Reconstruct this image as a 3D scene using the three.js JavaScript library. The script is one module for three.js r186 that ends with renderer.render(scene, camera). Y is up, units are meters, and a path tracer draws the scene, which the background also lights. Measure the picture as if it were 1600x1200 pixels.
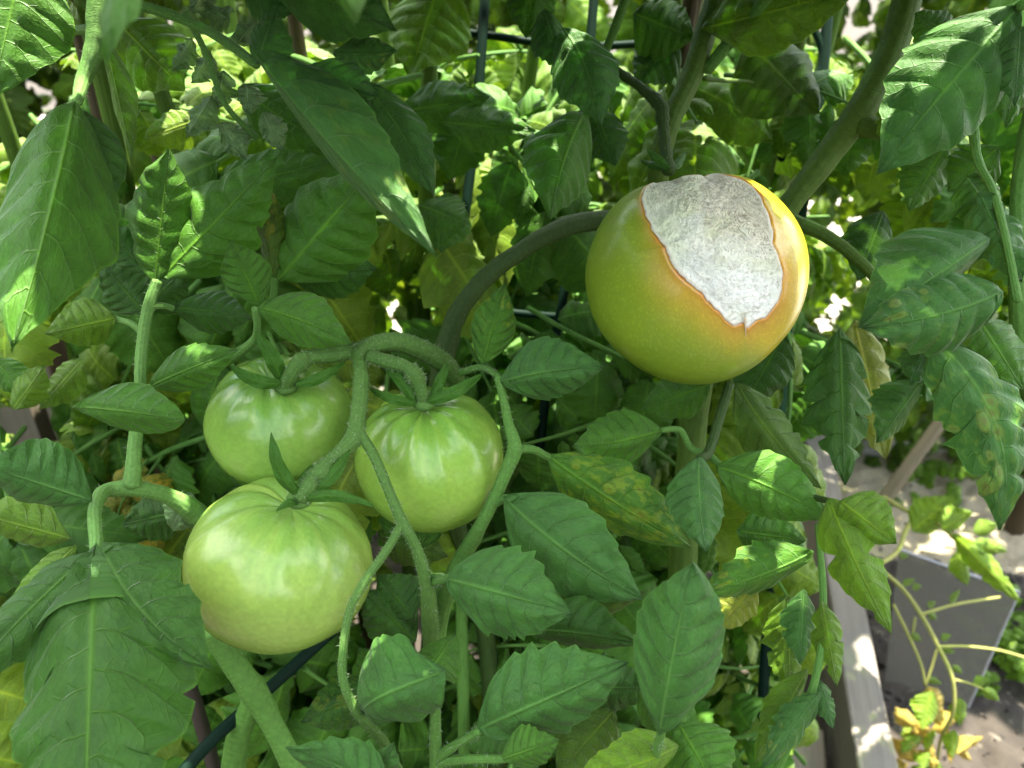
import * as THREE from 'three';
import { mergeGeometries } from 'three/addons/utils/BufferGeometryUtils.js';

// ------------------------------------------------------------------ camera, sky, sun, exposure
const scene = new THREE.Scene();
const W = 1024, H = 768, VFOV = 50, PITCH = 30 * Math.PI / 180, EYE = 0.95;
const camera = new THREE.PerspectiveCamera(VFOV, W / H, 0.02, 400);
camera.position.set(0, EYE, 0);
camera.lookAt(0, EYE - Math.sin(PITCH), -Math.cos(PITCH));
camera.focus = 0.34; camera.userData.fStop = 12;
camera.updateMatrixWorld(true);
const renderer = new THREE.WebGLRenderer({ antialias: true });
renderer.setSize(W, H);
renderer.toneMapping = THREE.LinearToneMapping;
renderer.toneMappingExposure = 8.0;
renderer.shadowMap.enabled = true;

const V = (x, y, z) => new THREE.Vector3(x, y, z);
const SUN = V(0.16, 0.93, -0.20).normalize();
const sun = new THREE.DirectionalLight(new THREE.Color(1, 0.94, 0.80), 4.0);
sun.target.position.set(0, 0.5, -0.6); sun.position.copy(sun.target.position).addScaledVector(SUN, 6);
sun.castShadow = true; sun.shadow.radius = 1; sun.shadow.mapSize.set(4096, 4096);
Object.assign(sun.shadow.camera, { left: -4, right: 4, top: 4, bottom: -4, near: 0.1, far: 20 });
scene.add(sun, sun.target);

// ------------------------------------------------------------------ randomness and noise
function rngOf(seed) { let a = seed >>> 0; return () => { a = (a + 0x6D2B79F5) >>> 0; let t = a; t = Math.imul(t ^ (t >>> 15), t | 1); t ^= t + Math.imul(t ^ (t >>> 7), t | 61); return ((t ^ (t >>> 14)) >>> 0) / 4294967296; }; }
const hash3 = (x, y, z) => { let h = Math.imul(x, 374761393) ^ Math.imul(y, 668265263) ^ Math.imul(z, 1274126177); h = Math.imul(h ^ (h >>> 13), 1274126177); return ((h ^ (h >>> 16)) >>> 0) / 4294967296; };
function noise(x, y, z = 0) {            // value noise in 0..1
  const X = Math.floor(x), Y = Math.floor(y), Z = Math.floor(z); let u = x - X, v = y - Y, w = z - Z;
  u = u * u * (3 - 2 * u); v = v * v * (3 - 2 * v); w = w * w * (3 - 2 * w);
  const l = (a, b, t) => a + (b - a) * t;
  return l(l(l(hash3(X, Y, Z), hash3(X + 1, Y, Z), u), l(hash3(X, Y + 1, Z), hash3(X + 1, Y + 1, Z), u), v),
    l(l(hash3(X, Y, Z + 1), hash3(X + 1, Y, Z + 1), u), l(hash3(X, Y + 1, Z + 1), hash3(X + 1, Y + 1, Z + 1), u), v), w);
}
const fbm = (x, y, z = 0, o = 4) => { let s = 0, a = 0.5, n = 0; for (let i = 0; i < o; i++) { s += a * noise(x, y, z); n += a; a *= 0.5; x = x * 2.03 + 7.1; y = y * 2.01 + 3.7; z = z * 2.02 + 1.3; } return s / n; };
const clamp = (x, a = 0, b = 1) => Math.min(b, Math.max(a, x));
const smooth = (a, b, x) => { const t = clamp((x - a) / (b - a)); return t * t * (3 - 2 * t); };
const mix = (a, b, t) => a + (b - a) * t;
const mix3 = (a, b, t) => [mix(a[0], b[0], t), mix(a[1], b[1], t), mix(a[2], b[2], t)];

// ------------------------------------------------------------------ the sky: air with broken white cloud, brighter than blue overhead
{
  const w = 512, h = 256, d = new Float32Array(w * h * 4);
  for (let j = 0; j < h; j++) for (let i = 0; i < w; i++) {
    const el = (j + 0.5) / h * Math.PI - Math.PI / 2, az = (i + 0.5) / w * Math.PI * 2;
    const x = Math.cos(el) * Math.cos(az), y = Math.sin(el), z = Math.cos(el) * Math.sin(az);
    const t = clamp(y);
    let c = mix3([1.65, 1.70, 1.70], [0.30, 0.50, 0.88], Math.pow(t, 0.5));
    const cl = smooth(0.47, 0.60, fbm(x * 2.6 + 5, y * 4.2 + 2, z * 2.6 + 9, 5)) * smooth(0.0, 0.12, y);
    c = mix3(c, [2.7, 2.62, 2.5], cl * 0.9);
    if (y < 0) c = [0.6, 0.6, 0.52];
    const k = (j * w + i) * 4, g = 0.42;
    d[k] = c[0] * g; d[k + 1] = c[1] * g; d[k + 2] = c[2] * g; d[k + 3] = 1;
  }
  const sky = new THREE.DataTexture(d, w, h, THREE.RGBAFormat, THREE.FloatType);
  sky.mapping = THREE.EquirectangularReflectionMapping; sky.magFilter = THREE.LinearFilter; sky.minFilter = THREE.LinearFilter; sky.needsUpdate = true;
  scene.background = sky; scene.environment = sky;
}

// ------------------------------------------------------------------ pixels of the 1600 x 1200 photograph to points
const F = 600 / Math.tan(VFOV * Math.PI / 360);
const FWD = V(0, -Math.sin(PITCH), -Math.cos(PITCH)), UP = V(0, Math.cos(PITCH), -Math.sin(PITCH)), RIGHT = V(1, 0, 0), EYEP = V(0, EYE, 0);
const P = (x, y, d) => EYEP.clone().addScaledVector(FWD, d).addScaledVector(RIGHT, d * (x - 800) / F).addScaledVector(UP, d * (600 - y) / F);
const rayDir = (x, y) => FWD.clone().addScaledVector(RIGHT, (x - 800) / F).addScaledVector(UP, (600 - y) / F);
const G = (x, y, h = 0) => { const r = rayDir(x, y); return EYEP.clone().addScaledVector(r, (h - EYE) / r.y); };
const toPx = (p) => { const q = p.clone().sub(EYEP), d = q.dot(FWD); return [800 + q.dot(RIGHT) / d * F, 600 - q.dot(UP) / d * F, d]; };

// ------------------------------------------------------------------ things and parts
const used = new Map();
function numbered(name) { const n = used.get(name) ?? 0; used.set(name, n + 1); return n ? name + '_' + String(n).padStart(3, '0') : name; }
function thing(name, label, category, at, group) {
  const o = new THREE.Group(); o.name = numbered(name); o.position.copy(at); o.userData = { label, category }; if (group) o.userData.group = group;
  scene.add(o); return o;
}
function shadows(m) { m.castShadow = true; m.receiveShadow = true; return m; }
function add(parent, name, geo, mat, base) {       // geo is in world metres; base is the thing's base
  geo.translate(-base.x, -base.y, -base.z);
  const m = shadows(new THREE.Mesh(geo, mat)); m.name = name; parent.add(m); return m;
}
function sub(parent, name) { const g = new THREE.Group(); g.name = name; parent.add(g); return g; }
function structure(name, geo, mat) { const m = shadows(new THREE.Mesh(geo, mat)); m.name = name; m.userData.kind = 'structure'; scene.add(m); return m; }

function texture(w, h, fn, srgb) {
  const d = new Uint8Array(w * h * 4), enc = (c) => Math.round(255 * clamp(c <= 0.0031308 ? c * 12.92 : 1.055 * Math.pow(c, 1 / 2.4) - 0.055));
  for (let j = 0; j < h; j++) for (let i = 0; i < w; i++) {
    const c = fn((i + 0.5) / w, (j + 0.5) / h, i, j), k = (j * w + i) * 4;
    if (srgb) { d[k] = enc(c[0]); d[k + 1] = enc(c[1]); d[k + 2] = enc(c[2]); } else d[k] = d[k + 1] = d[k + 2] = Math.round(255 * clamp(c));
    d[k + 3] = 255;
  }
  const t = new THREE.DataTexture(d, w, h); t.magFilter = THREE.LinearFilter; t.minFilter = THREE.LinearMipmapLinearFilter; t.generateMipmaps = true; t.wrapS = t.wrapT = THREE.RepeatWrapping;
  if (srgb) t.colorSpace = THREE.SRGBColorSpace; t.needsUpdate = true; return t;
}

// ------------------------------------------------------------------ leaf surface: u runs along the midrib, v across
const LW = 1024, LH = 512, NV = 7.5;
const veinF = new Float32Array(LW * LH), cellF = new Float32Array(LW * LH), domeF = new Float32Array(LW * LH), netF = new Float32Array(LW * LH);
for (let j = 0; j < LH; j++) for (let i = 0; i < LW; i++) {
  const u = (i + 0.5) / LW, v = (j + 0.5) / LH * 2 - 1, q = Math.abs(v), k = j * LW + i, s = v > 0 ? 0 : 0.43;
  const wob = (noise(u * 9, v * 7, 3) - 0.5) * 0.16;
  const sv = (u - 0.10 * q * q) * NV + s + wob, fr = sv - Math.floor(sv), dv = Math.min(fr, 1 - fr) / NV;
  const wv = mix(0.0036, 0.0014, q);
  let vein = Math.exp(-Math.pow(dv / wv, 2)) * mix(1, 0.35, smooth(0.3, 1, q));
  vein = Math.max(vein, Math.exp(-Math.pow(q / mix(0.05, 0.02, u), 2)) * 1.0);
  // branchlets of the side veins
  const b = fr - 0.5, bl = Math.abs(((q * 5.2 + b * (b > 0 ? 1.6 : -1.6) + wob * 3) % 1 + 1) % 1 - 0.5);
  vein = Math.max(vein, 0.5 * Math.exp(-Math.pow(bl / 0.035, 2)) * smooth(0.06, 0.2, q) * (1 - smooth(0.35, 0.5, Math.abs(b) < 0.12 ? 0.5 : 0)));
  // small cells of the net
  const cx = u * 40, cy = v * 13 + 40; let f1 = 9, f2 = 9; const X = Math.floor(cx), Y = Math.floor(cy);
  for (let a = -1; a <= 1; a++) for (let c = -1; c <= 1; c++) { const px = X + a + hash3(X + a, Y + c, 11), py = Y + c + hash3(X + a, Y + c, 12), dd = Math.hypot(px - cx, py - cy); if (dd < f1) { f2 = f1; f1 = dd; } else if (dd < f2) f2 = dd; }
  netF[k] = 1 - smooth(0.02, 0.13, f2 - f1);
  cellF[k] = 1 - clamp(f1);
  domeF[k] = Math.pow(Math.sin(Math.PI * fr), 0.7) * smooth(0.02, 0.35, q);
  veinF[k] = vein;
}
const leafBump = texture(LW, LH, (u, v, i, j) => { const k = j * LW + i; return clamp(0.42 + 0.26 * domeF[k] + 0.05 * cellF[k] - 0.03 * netF[k] - 0.28 * veinF[k] + 0.16 * fbm(u * 22, v * 11, 5, 4)); }, false);
const REL = 0.42;      // the maps hold colour relative to the material's colour, times REL
function leafMap(seed, o = {}) {
  const R = rngOf(seed), marks = [], blots = [];
  for (let n = 0; n < (o.specks ?? 260); n++) marks.push([R() * LW, R() * LH, R() * 6.28, 1 + R() * R() * 6, 0.35 + R() * 0.9]);
  for (let n = 0; n < (o.brown ?? 0); n++) blots.push([0.15 + R() * 0.8, R() * 2 - 1, 0.012 + R() * 0.028]);
  const layer = new Float32Array(LW * LH);
  for (const [x, y, a, l, s] of marks) for (let t = 0; t <= l; t += 0.5) { const X = Math.round(x + Math.cos(a) * t), Y = Math.round(y + Math.sin(a) * t * 0.7); if (X >= 0 && Y >= 0 && X < LW && Y < LH) layer[Y * LW + X] = Math.max(layer[Y * LW + X], s); }
  return texture(LW, LH, (u, vv, i, j) => {
    const k = j * LW + i, v = vv * 2 - 1, q = Math.abs(v);
    const n = fbm(u * 5 + seed, v * 2.5, seed, 3), n2 = fbm(u * 46, v * 19, seed + 4, 3);
    let m = 0.58 + 0.55 * n + 0.36 * (n2 - 0.5) - 0.05 * netF[k];
    let c = [m, m, m];
    const vn = clamp(veinF[k]);
    c = mix3(c, [2.2, 1.75, 2.1], vn * 0.62);
    if (o.yellow) {
      const yb = smooth(0.60 - o.yellow * 0.12, 0.72, fbm(u * 21 + seed * 3, v * 9, seed + 20, 4)) * (0.4 + 0.6 * domeF[k]) * smooth(0.1, 0.4, u + q * 0.4);
      c = mix3(c, [3.6, 1.75, 1.2], clamp(yb * o.yellow) * 0.7);
    }
    for (const [bu, bv, r] of blots) {
      const d = Math.hypot(u - bu, (v - bv) * 0.32) + (fbm(u * 60, v * 20, 7, 2) - 0.5) * r * 0.7;
      if (d < r * 1.9) { c = mix3(c, [5.6, 1.75, 1.8], 0.6 * (1 - smooth(r, r * 1.9, d))); c = mix3(c, [4.2, 0.95, 1.2], 0.8 * (1 - smooth(r * 0.3, r, d))); }
    }
    c = mix3(c, [1.9, 1.6, 1.5], 0.5 * smooth(0.965, 0.99, q));
    c = mix3(c, [4.2, 2.6, 4.6], clamp(layer[k] * 0.62));
    return [c[0] * REL, c[1] * REL, c[2] * REL];
  }, true);
}
const MAPS = { clean: leafMap(3), dusty: leafMap(8, { specks: 620, yellow: 0.07 }), spot: leafMap(15, { specks: 420, yellow: 0.5, brown: 9 }), sick: leafMap(27, { specks: 300, yellow: 0.9, brown: 8 }), blotch: leafMap(41, { specks: 480, yellow: 0.35, brown: 5 }) };
const HUES = {     // real leaf colours, linear
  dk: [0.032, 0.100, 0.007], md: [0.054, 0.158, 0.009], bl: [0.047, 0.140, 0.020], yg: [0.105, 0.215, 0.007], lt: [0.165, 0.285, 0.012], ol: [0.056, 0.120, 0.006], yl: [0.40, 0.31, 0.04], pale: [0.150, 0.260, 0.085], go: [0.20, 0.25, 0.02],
};
const leafMats = new Map();
function leafMat(hue = 'md', map = 'clean', trans = 0.34, bump = 0.0020) {
  const key = [hue, map, trans, bump].join();
  if (!leafMats.has(key)) {
    const c = HUES[hue].map((x) => x / REL / 0.88);
    leafMats.set(key, new THREE.MeshPhysicalMaterial({ name: 'leaf_' + hue, color: new THREE.Color().setRGB(...c), map: MAPS[map], bumpMap: leafBump, bumpScale: bump, roughness: 0.6, specularIntensity: 0.35, transmission: trans, thickness: 0, side: THREE.DoubleSide, sheen: 0.03, sheenColor: new THREE.Color(0.5, 0.65, 0.5), sheenRoughness: 0.5 }));
  }
  return leafMats.get(key);
}

// one leaf blade. B base, T tip, e2 towards the a side, n upper face; wa, wb half widths as seen square on to n
function blade(B, T, e2, n, wa, wb, o = {}) {
  const nu = o.nu ?? 64, nv = o.nv ?? 28, R = rngOf(o.seed ?? 1), L = B.distanceTo(T), chord = T.clone().sub(B);
  const Wt = Math.max(wa, wb) * (o.tilt ?? 1.06), tA = Math.sqrt(Math.max(0, Wt * Wt - wa * wa)) / wa, tB = Math.sqrt(Math.max(0, Wt * Wt - wb * wb)) / wb;
  const sa = o.foldA ?? -1, sb = o.foldB ?? -1, sh = o.shift ?? 0.16, back = o.back ?? 0.10, p1 = o.p1 ?? 0.55, p2 = o.p2 ?? 1.08, peak = p1 / (p1 + p2), pk = Math.pow(peak, p1) * Math.pow(1 - peak, p2);
  const teeth = o.teeth ?? 6, ta = (o.ta ?? 0.09) * 0.75, lobes = o.lobes ?? 0, la = o.la ?? 0.35, puck = (o.puck ?? 0.05) * 1.15 * Wt, wav = (o.wave ?? 0.13) * Wt, arch = o.arch ?? 0, bend = o.bend ?? 0, droop = o.droop ?? 0, curl = o.curl ?? 0.18;
  const ph = R() * 10, s1 = R() * 50, tj = [R(), R(), R(), R()];
  const pos = [], uv = [], idx = [], p = V(0, 0, 0);
  for (let i = 0; i <= nu; i++) for (let j = 0; j <= nv; j++) {
    const u = i / nu, v = j / nv * 2 - 1, side = v < 0 ? 0 : 1, q = Math.abs(v);
    let w = u <= 0 || u >= 1 ? 0 : Math.pow(u, p1) * Math.pow(1 - u, p2) / pk;
    const f = u * teeth + (side ? 0.4 : 0) + tj[side] + 0.9 * noise(u * 5, s1, side), fr = f - Math.floor(f), big = noise(Math.floor(f) * 1.7, s1, side + 3) * 1.0 + 0.35;
    const saw = fr < 0.72 ? Math.pow(fr / 0.72, 1.3) : 1 - Math.pow((fr - 0.72) / 0.28, 0.8);
    const env = smooth(0.04, 0.2, u) * (1 - 0.6 * smooth(0.8, 1, u));
    w *= 1 + ta * env * big * (saw - 0.5) * 2 * smooth(0.25, 1, q);
    if (lobes) { const lf = u * lobes + (side ? 0.25 : 0) + tj[2 + side] * 0.3, r = lf - Math.floor(lf), cut = Math.exp(-Math.pow((r - 0.97) / 0.14, 2)) + Math.exp(-Math.pow((r + 0.03) / 0.05, 2)); w *= 1 - la * cut * smooth(0.10, 0.2, u) * (1 - smooth(0.75, 0.9, u)) * smooth(0.15, 0.8, q); }
    w *= 1 + 0.12 * (noise(u * 4, s1 + 9, side) - 0.5);
    let a = u + q * (sh * (1 - u) * (0.4 + 0.6 * q) - back * Math.pow(1 - u, 7)) + ta * 0.25 * env * (saw - 0.4) * smooth(0.6, 1, q) * (w > 0 ? 1 : 0) * Math.min(1, (1 - u) * 3);
    a = Math.min(a, 1);
    const ww = side ? wa : wb, tl = side ? tA * sa : tB * sb, lat = q * w * ww;
    const qq = q * w;
    p.copy(B).addScaledVector(chord, a).addScaledVector(e2, (side ? 1 : -1) * lat + bend * 4 * a * (1 - a));
    const fq = (u * NV + (side ? 0 : 0.43)) % 1;
    let h = arch * 4 * a * (1 - a) - droop * a * a * a + tl * lat * (0.65 + 0.35 * q);
    h += puck * (Math.pow(Math.sin(Math.PI * fq), 0.8) - 0.45) * smooth(0.0, 0.35, q) * (1 - 0.5 * smooth(0.7, 1, q)) * Math.min(1, w * 2);
    h += Wt * 0.10 * (1 - Math.exp(-Math.pow(qq / 0.16, 2))) - curl * Wt * qq * qq;
    h += wav * (fbm(a * 4 + ph, v * 1.6, s1, 2) - 0.5) * 2 * smooth(0, 0.5, q);
    h += wav * 0.55 * Math.sin(a * 17 + ph + side * 2) * q * q * Math.min(1, w * 1.5) ;
    p.addScaledVector(n, h);
    pos.push(p.x, p.y, p.z); uv.push(u, (v + 1) / 2);
  }
  for (let i = 0; i < nu; i++) for (let j = 0; j < nv; j++) { const a = i * (nv + 1) + j, b = a + nv + 1; idx.push(a, b, a + 1, b, b + 1, a + 1); }
  const g = new THREE.BufferGeometry();
  g.setAttribute('position', new THREE.Float32BufferAttribute(pos, 3)); g.setAttribute('uv', new THREE.Float32BufferAttribute(uv, 2)); g.setIndex(idx);
  g.computeVertexNormals(); return g;
}
// a blade traced where it stands: base pixel and depth, tip pixel and depth, half widths in pixels
let leafSeed = 100;
function tracedBlade(bx, by, db, tx, ty, dt, wa, wb, o = {}) {
  const B = P(bx, by, db), T = P(tx, ty, dt), dx = tx - bx, dy = ty - by, dm = (db + dt) / 2, e1 = T.clone().sub(B).normalize();
  const e2 = RIGHT.clone().multiplyScalar(-dy).addScaledVector(UP, -dx).normalize(); e2.addScaledVector(e1, -e2.dot(e1)).normalize();
  const n = e1.clone().cross(e2).normalize(); const toEye = EYEP.clone().sub(B.clone().lerp(T, 0.5)); if (n.dot(toEye) < 0) n.negate();
  const px = dm / F;
  return blade(B, T, e2, n, wa * px, wb * px, { seed: leafSeed++, ...o, bend: (o.bend ?? 0) * px });
}

// ------------------------------------------------------------------ stems
function tube(pts, radii, o = {}) {
  const seg = o.seg ?? 10, n = o.n ?? Math.max(8, pts.length * 8), crv = new THREE.CatmullRomCurve3(pts, false, 'centripetal'), fr = crv.computeFrenetFrames(n, false), pos = [], uv = [], idx = [], sd = o.seed ?? 1;
  for (let i = 0; i <= n; i++) {
    const t = i / n, c = crv.getPoint(t), k = t * (radii.length - 1), a = Math.min(radii.length - 2, Math.floor(k)); let r = mix(radii[a], radii[a + 1], k - a);
    const tg = crv.getTangent(t); let N = fr.normals[i].clone(); N.addScaledVector(tg, -N.dot(tg)).normalize(); const Bn = tg.clone().cross(N);
    for (let j = 0; j <= seg; j++) {
      const th = j / seg * Math.PI * 2, rr = r * (1 + (o.bump ?? 0.08) * (noise(t * n * 0.5, Math.cos(th) * 1.5 + 4, Math.sin(th) * 1.5 + sd) - 0.5) * 2 + (o.ridge ?? 0.04) * Math.cos(th * 4 + sd));
      const p = c.clone().addScaledVector(N, Math.cos(th) * rr).addScaledVector(Bn, Math.sin(th) * rr); pos.push(p.x, p.y, p.z); uv.push(t * n * 0.25, j / seg);
    }
  }
  for (let i = 0; i < n; i++) for (let j = 0; j < seg; j++) { const a = i * (seg + 1) + j, b = a + seg + 1; idx.push(a, a + 1, b, b, a + 1, b + 1); }
  for (const e of [0, n]) {      // rounded ends
    const c = crv.getPoint(e / n), tg = crv.getTangent(e / n).multiplyScalar(e ? 1 : -1), r = radii[e ? radii.length - 1 : 0]; c.addScaledVector(tg, r * 0.6);
    const m = pos.length / 3, ring = e * (seg + 1); pos.push(c.x, c.y, c.z); uv.push(e ? n * 0.25 : 0, 0.5);
    for (let j = 0; j < seg; j++) e ? idx.push(ring + j, ring + j + 1, m) : idx.push(ring + j + 1, ring + j, m);
  }
  const g = new THREE.BufferGeometry(); g.setAttribute('position', new THREE.Float32BufferAttribute(pos, 3)); g.setAttribute('uv', new THREE.Float32BufferAttribute(uv, 2)); g.setIndex(idx); g.computeVertexNormals();
  g.userData = { crv, radii }; return g;
}
let stemSeed = 1;
const stem = (list, o = {}) => tube(list.map(([x, y, d]) => P(x, y, d)), list.map(([, , d, r]) => 0.87 * r * d / F), { seed: stemSeed++, ...o });
function hairs(g, count, len, R) {      // fine hairs standing off a stem
  const { crv, radii } = g.userData, pos = [], idx = [];
  for (let k = 0; k < count; k++) {
    const t = R(), c = crv.getPoint(t), tg = crv.getTangent(t), q = t * (radii.length - 1), a = Math.min(radii.length - 2, Math.floor(q)), r = mix(radii[a], radii[a + 1], q - a);
    const d = V(R() - 0.5, R() - 0.5, R() - 0.5).normalize(); d.addScaledVector(tg, -d.dot(tg)).normalize();
    const s = tg.clone().cross(d), L = len * (0.4 + R()), b = c.clone().addScaledVector(d, r * 0.9), tip = b.clone().addScaledVector(d, L).addScaledVector(tg, (R() - 0.5) * L * 0.7), w = 0.00012;
    const m = pos.length / 3; for (let e = 0; e < 3; e++) { const an = e * 2.094, x = b.clone().addScaledVector(s, Math.cos(an) * w).addScaledVector(tg, Math.sin(an) * w); pos.push(x.x, x.y, x.z); } pos.push(tip.x, tip.y, tip.z);
    idx.push(m, m + 1, m + 3, m + 1, m + 2, m + 3, m + 2, m, m + 3);
  }
  const h = new THREE.BufferGeometry(); h.setAttribute('position', new THREE.Float32BufferAttribute(pos, 3)); h.setIndex(idx); h.computeVertexNormals(); return h;
}
const stemTex = texture(256, 128, (u, v) => { const n = fbm(u * 6, v * 24, 2, 4), s = noise(u * 90, v * 60, 4) > 0.86 ? 0.35 : 0; const m = 0.55 + 0.5 * n + s; return [m * 0.6, m * 0.6, m * 0.6]; }, true);
const stemBump = texture(256, 128, (u, v) => fbm(u * 30, v * 40, 2, 3) * 0.6 + 0.4 * Math.abs(Math.sin(v * 31)), false);
const stemMats = new Map();
function stemMat(hex, rough = 0.65) { const k = hex.join(); if (!stemMats.has(k)) stemMats.set(k, new THREE.MeshPhysicalMaterial({ color: new THREE.Color().setRGB(...hex.map((x) => x / 0.5)), map: stemTex, bumpMap: stemBump, bumpScale: 0.0004, roughness: rough, specularIntensity: 0.4, sheen: 0.04, sheenColor: new THREE.Color(0.5, 0.6, 0.5), sheenRoughness: 0.5 })); return stemMats.get(k); }
const ST = { weed: [0.1, 0.18, 0.03], green: [0.075, 0.175, 0.028], truss: [0.068, 0.145, 0.026], dark: [0.030, 0.060, 0.010], olive: [0.060, 0.112, 0.012], pale: [0.11, 0.23, 0.05], brown: [0.055, 0.04, 0.02], yel: [0.30, 0.30, 0.08] };
const hairMat = new THREE.MeshStandardMaterial({ color: new THREE.Color().setRGB(0.24, 0.31, 0.17), roughness: 0.6 });

// ------------------------------------------------------------------ ground, path, raised bed, panel, posts, cage
const soilMap = texture(1024, 1024, (u, v) => {
  const n = fbm(u * 7, v * 7, 1, 4), f = fbm(u * 90, v * 90, 4, 3); let c = mix3([0.010, 0.008, 0.006], [0.052, 0.041, 0.030], n * 0.6 + f * 0.5);
  c = mix3(c, [0.13, 0.11, 0.08], smooth(0.70, 0.80, fbm(u * 60 + 9, v * 60, 14, 3)) * 0.6);
  return c;
}, true);
const soilBump = texture(512, 512, (u, v) => fbm(u * 60, v * 60, 8, 4), false);
const paveMap = texture(512, 512, (u, v) => { const n = fbm(u * 8, v * 8, 3, 4), f = fbm(u * 120, v * 120, 1, 2), m = 0.75 + 0.3 * n + 0.25 * (f - 0.5); return [0.50 * m, 0.45 * m, 0.41 * m]; }, true);
function withUv(g, k) { const p = g.attributes.position, uv = new Float32Array(p.count * 2); for (let i = 0; i < p.count; i++) { uv[i * 2] = p.getX(i) / k; uv[i * 2 + 1] = p.getZ(i) / k; } g.setAttribute('uv', new THREE.BufferAttribute(uv, 2)); return g; }
const groundMat = new THREE.MeshStandardMaterial({ map: soilMap, bumpMap: soilBump, bumpScale: 0.004, roughness: 0.95 });
const BED = 0.02;    // soil level
const bumpy = (x, z) => BED - 0.004 + 0.030 * (fbm(x * 12, z * 12, 3, 3) - 0.5) + 0.026 * (fbm(x * 45, z * 45, 9, 3) - 0.5);
{
  const g = new THREE.PlaneGeometry(600, 600, 2, 2).rotateX(-Math.PI / 2); g.translate(0, -0.03, 0);
  structure('ground', withUv(g, 0.9), groundMat);
  const s = new THREE.PlaneGeometry(3.2, 2.6, 300, 240).rotateX(-Math.PI / 2); s.translate(0.1, 0, -1.0);
  const p = s.attributes.position; for (let i = 0; i < p.count; i++) p.setY(i, bumpy(p.getX(i), p.getZ(i)));
  s.computeVertexNormals(); structure('garden_soil', withUv(s, 0.9), groundMat);
}
{   // pale paved path beyond the bed, slab by slab
  const path = new THREE.Group(); path.name = 'path'; path.userData.kind = 'structure'; scene.add(path);
  const mat = new THREE.MeshStandardMaterial({ map: paveMap, roughness: 0.9, color: new THREE.Color(1, 0.97, 0.95) }), R = rngOf(4);
  for (let i = 0; i < 12; i++) for (let j = 0; j < 5; j++) { const g = new THREE.BoxGeometry(0.585, 0.05, j < 0 ? 0.26 : 0.585, 1, 1, 1); withUv(g, 0.6); const m = shadows(new THREE.Mesh(g, mat)); m.name = numbered('slab'); m.position.set(-3.3 + i * 0.6, BED - 0.012 + R() * 0.006, j < 0 ? -1.185 + R() * 0.01 : -1.62 - j * 0.6); m.rotation.y = (R() - 0.5) * 0.012; path.add(m); }
}
{   // pale dry ground between the bed and the path, with a ragged near edge
  const g = new THREE.PlaneGeometry(1.5, 0.5, 150, 50).rotateX(-Math.PI / 2), p = g.attributes.position;
  for (let i = 0; i < p.count; i++) { const x = p.getX(i) + 1.05, t = (p.getZ(i) + 0.25) / 0.5, z = mix(-1.42, -1.02 + 0.16 * (fbm(x * 7, 3, 2, 4) - 0.5), t); p.setXYZ(i, x, bumpy(x, z) + 0.006 * Math.min(1, (1 - t) * 12) - 0.002 * (t > 0.99 ? 1 : 0) + 0.006 * (fbm(x * 70, z * 70, 4, 2) - 0.5), z); }
  g.computeVertexNormals(); structure('dry_ground', withUv(g, 0.5), new THREE.MeshStandardMaterial({ map: paveMap, color: new THREE.Color(0.62, 0.58, 0.42), bumpMap: soilBump, bumpScale: 0.004, roughness: 1 }));
}
{   // clods and chips of mulch on the soil near the board
  const base = new THREE.IcosahedronGeometry(1, 1), p = base.attributes.position; for (let i = 0; i < p.count; i++) { const k = 0.75 + 0.5 * noise(p.getX(i) * 2 + 4, p.getY(i) * 2, p.getZ(i) * 2); p.setXYZ(i, p.getX(i) * k, p.getY(i) * k, p.getZ(i) * k); } base.computeVertexNormals();
  const N = 5200, m = new THREE.InstancedMesh(base, new THREE.MeshStandardMaterial({ roughness: 0.95 }), N), R = rngOf(77), M = new THREE.Matrix4(), q = new THREE.Quaternion(), col = new THREE.Color();
  for (let k = 0; k < N; k++) { const x = -0.5 + R() * 1.7, z = -0.35 - R() * 1.25, s = 0.002 + 0.007 * R() * R() * R(), pale = R() > 0.88; q.setFromEuler(new THREE.Euler(R() * 6, R() * 6, R() * 6)); M.compose(V(x, bumpy(x, z) + s * 0.3, z), q, V(s * (0.8 + R() * 1.4), s * 0.7, s)); m.setMatrixAt(k, M); const b = pale ? 0.10 + R() * 0.10 : 0.012 + R() * 0.03; m.setColorAt(k, col.setRGB(b, b * 0.85, b * 0.68)); }
  m.name = 'soil_clods'; m.userData = { kind: 'stuff', label: 'loose dark clods and pale chips lying on the garden soil', category: 'soil clods' }; scene.add(shadows(m));
}
const woodMap = texture(512, 256, (u, v) => { const g = fbm(u * 4, v * 46 + 2 * fbm(u * 3, v * 3, 2, 2), 3, 4), s = fbm(u * 30, v * 160, 7, 2), k = fbm(u * 5, v * 4, 11, 3); let m = 0.6 + 0.5 * g + 0.2 * (s - 0.5); let c = [m, m * 0.95, m * 0.88]; return mix3(c, [0.42, 0.38, 0.33], smooth(0.55, 0.75, k) * 0.5).map((x) => x * 0.7); }, true);
const woodBump = texture(512, 256, (u, v) => fbm(u * 5, v * 90, 3, 4), false);
const woodMat = (c) => new THREE.MeshStandardMaterial({ color: new THREE.Color().setRGB(...c), map: woodMap, bumpMap: woodBump, bumpScale: 0.0008, roughness: 0.8 });
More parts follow.
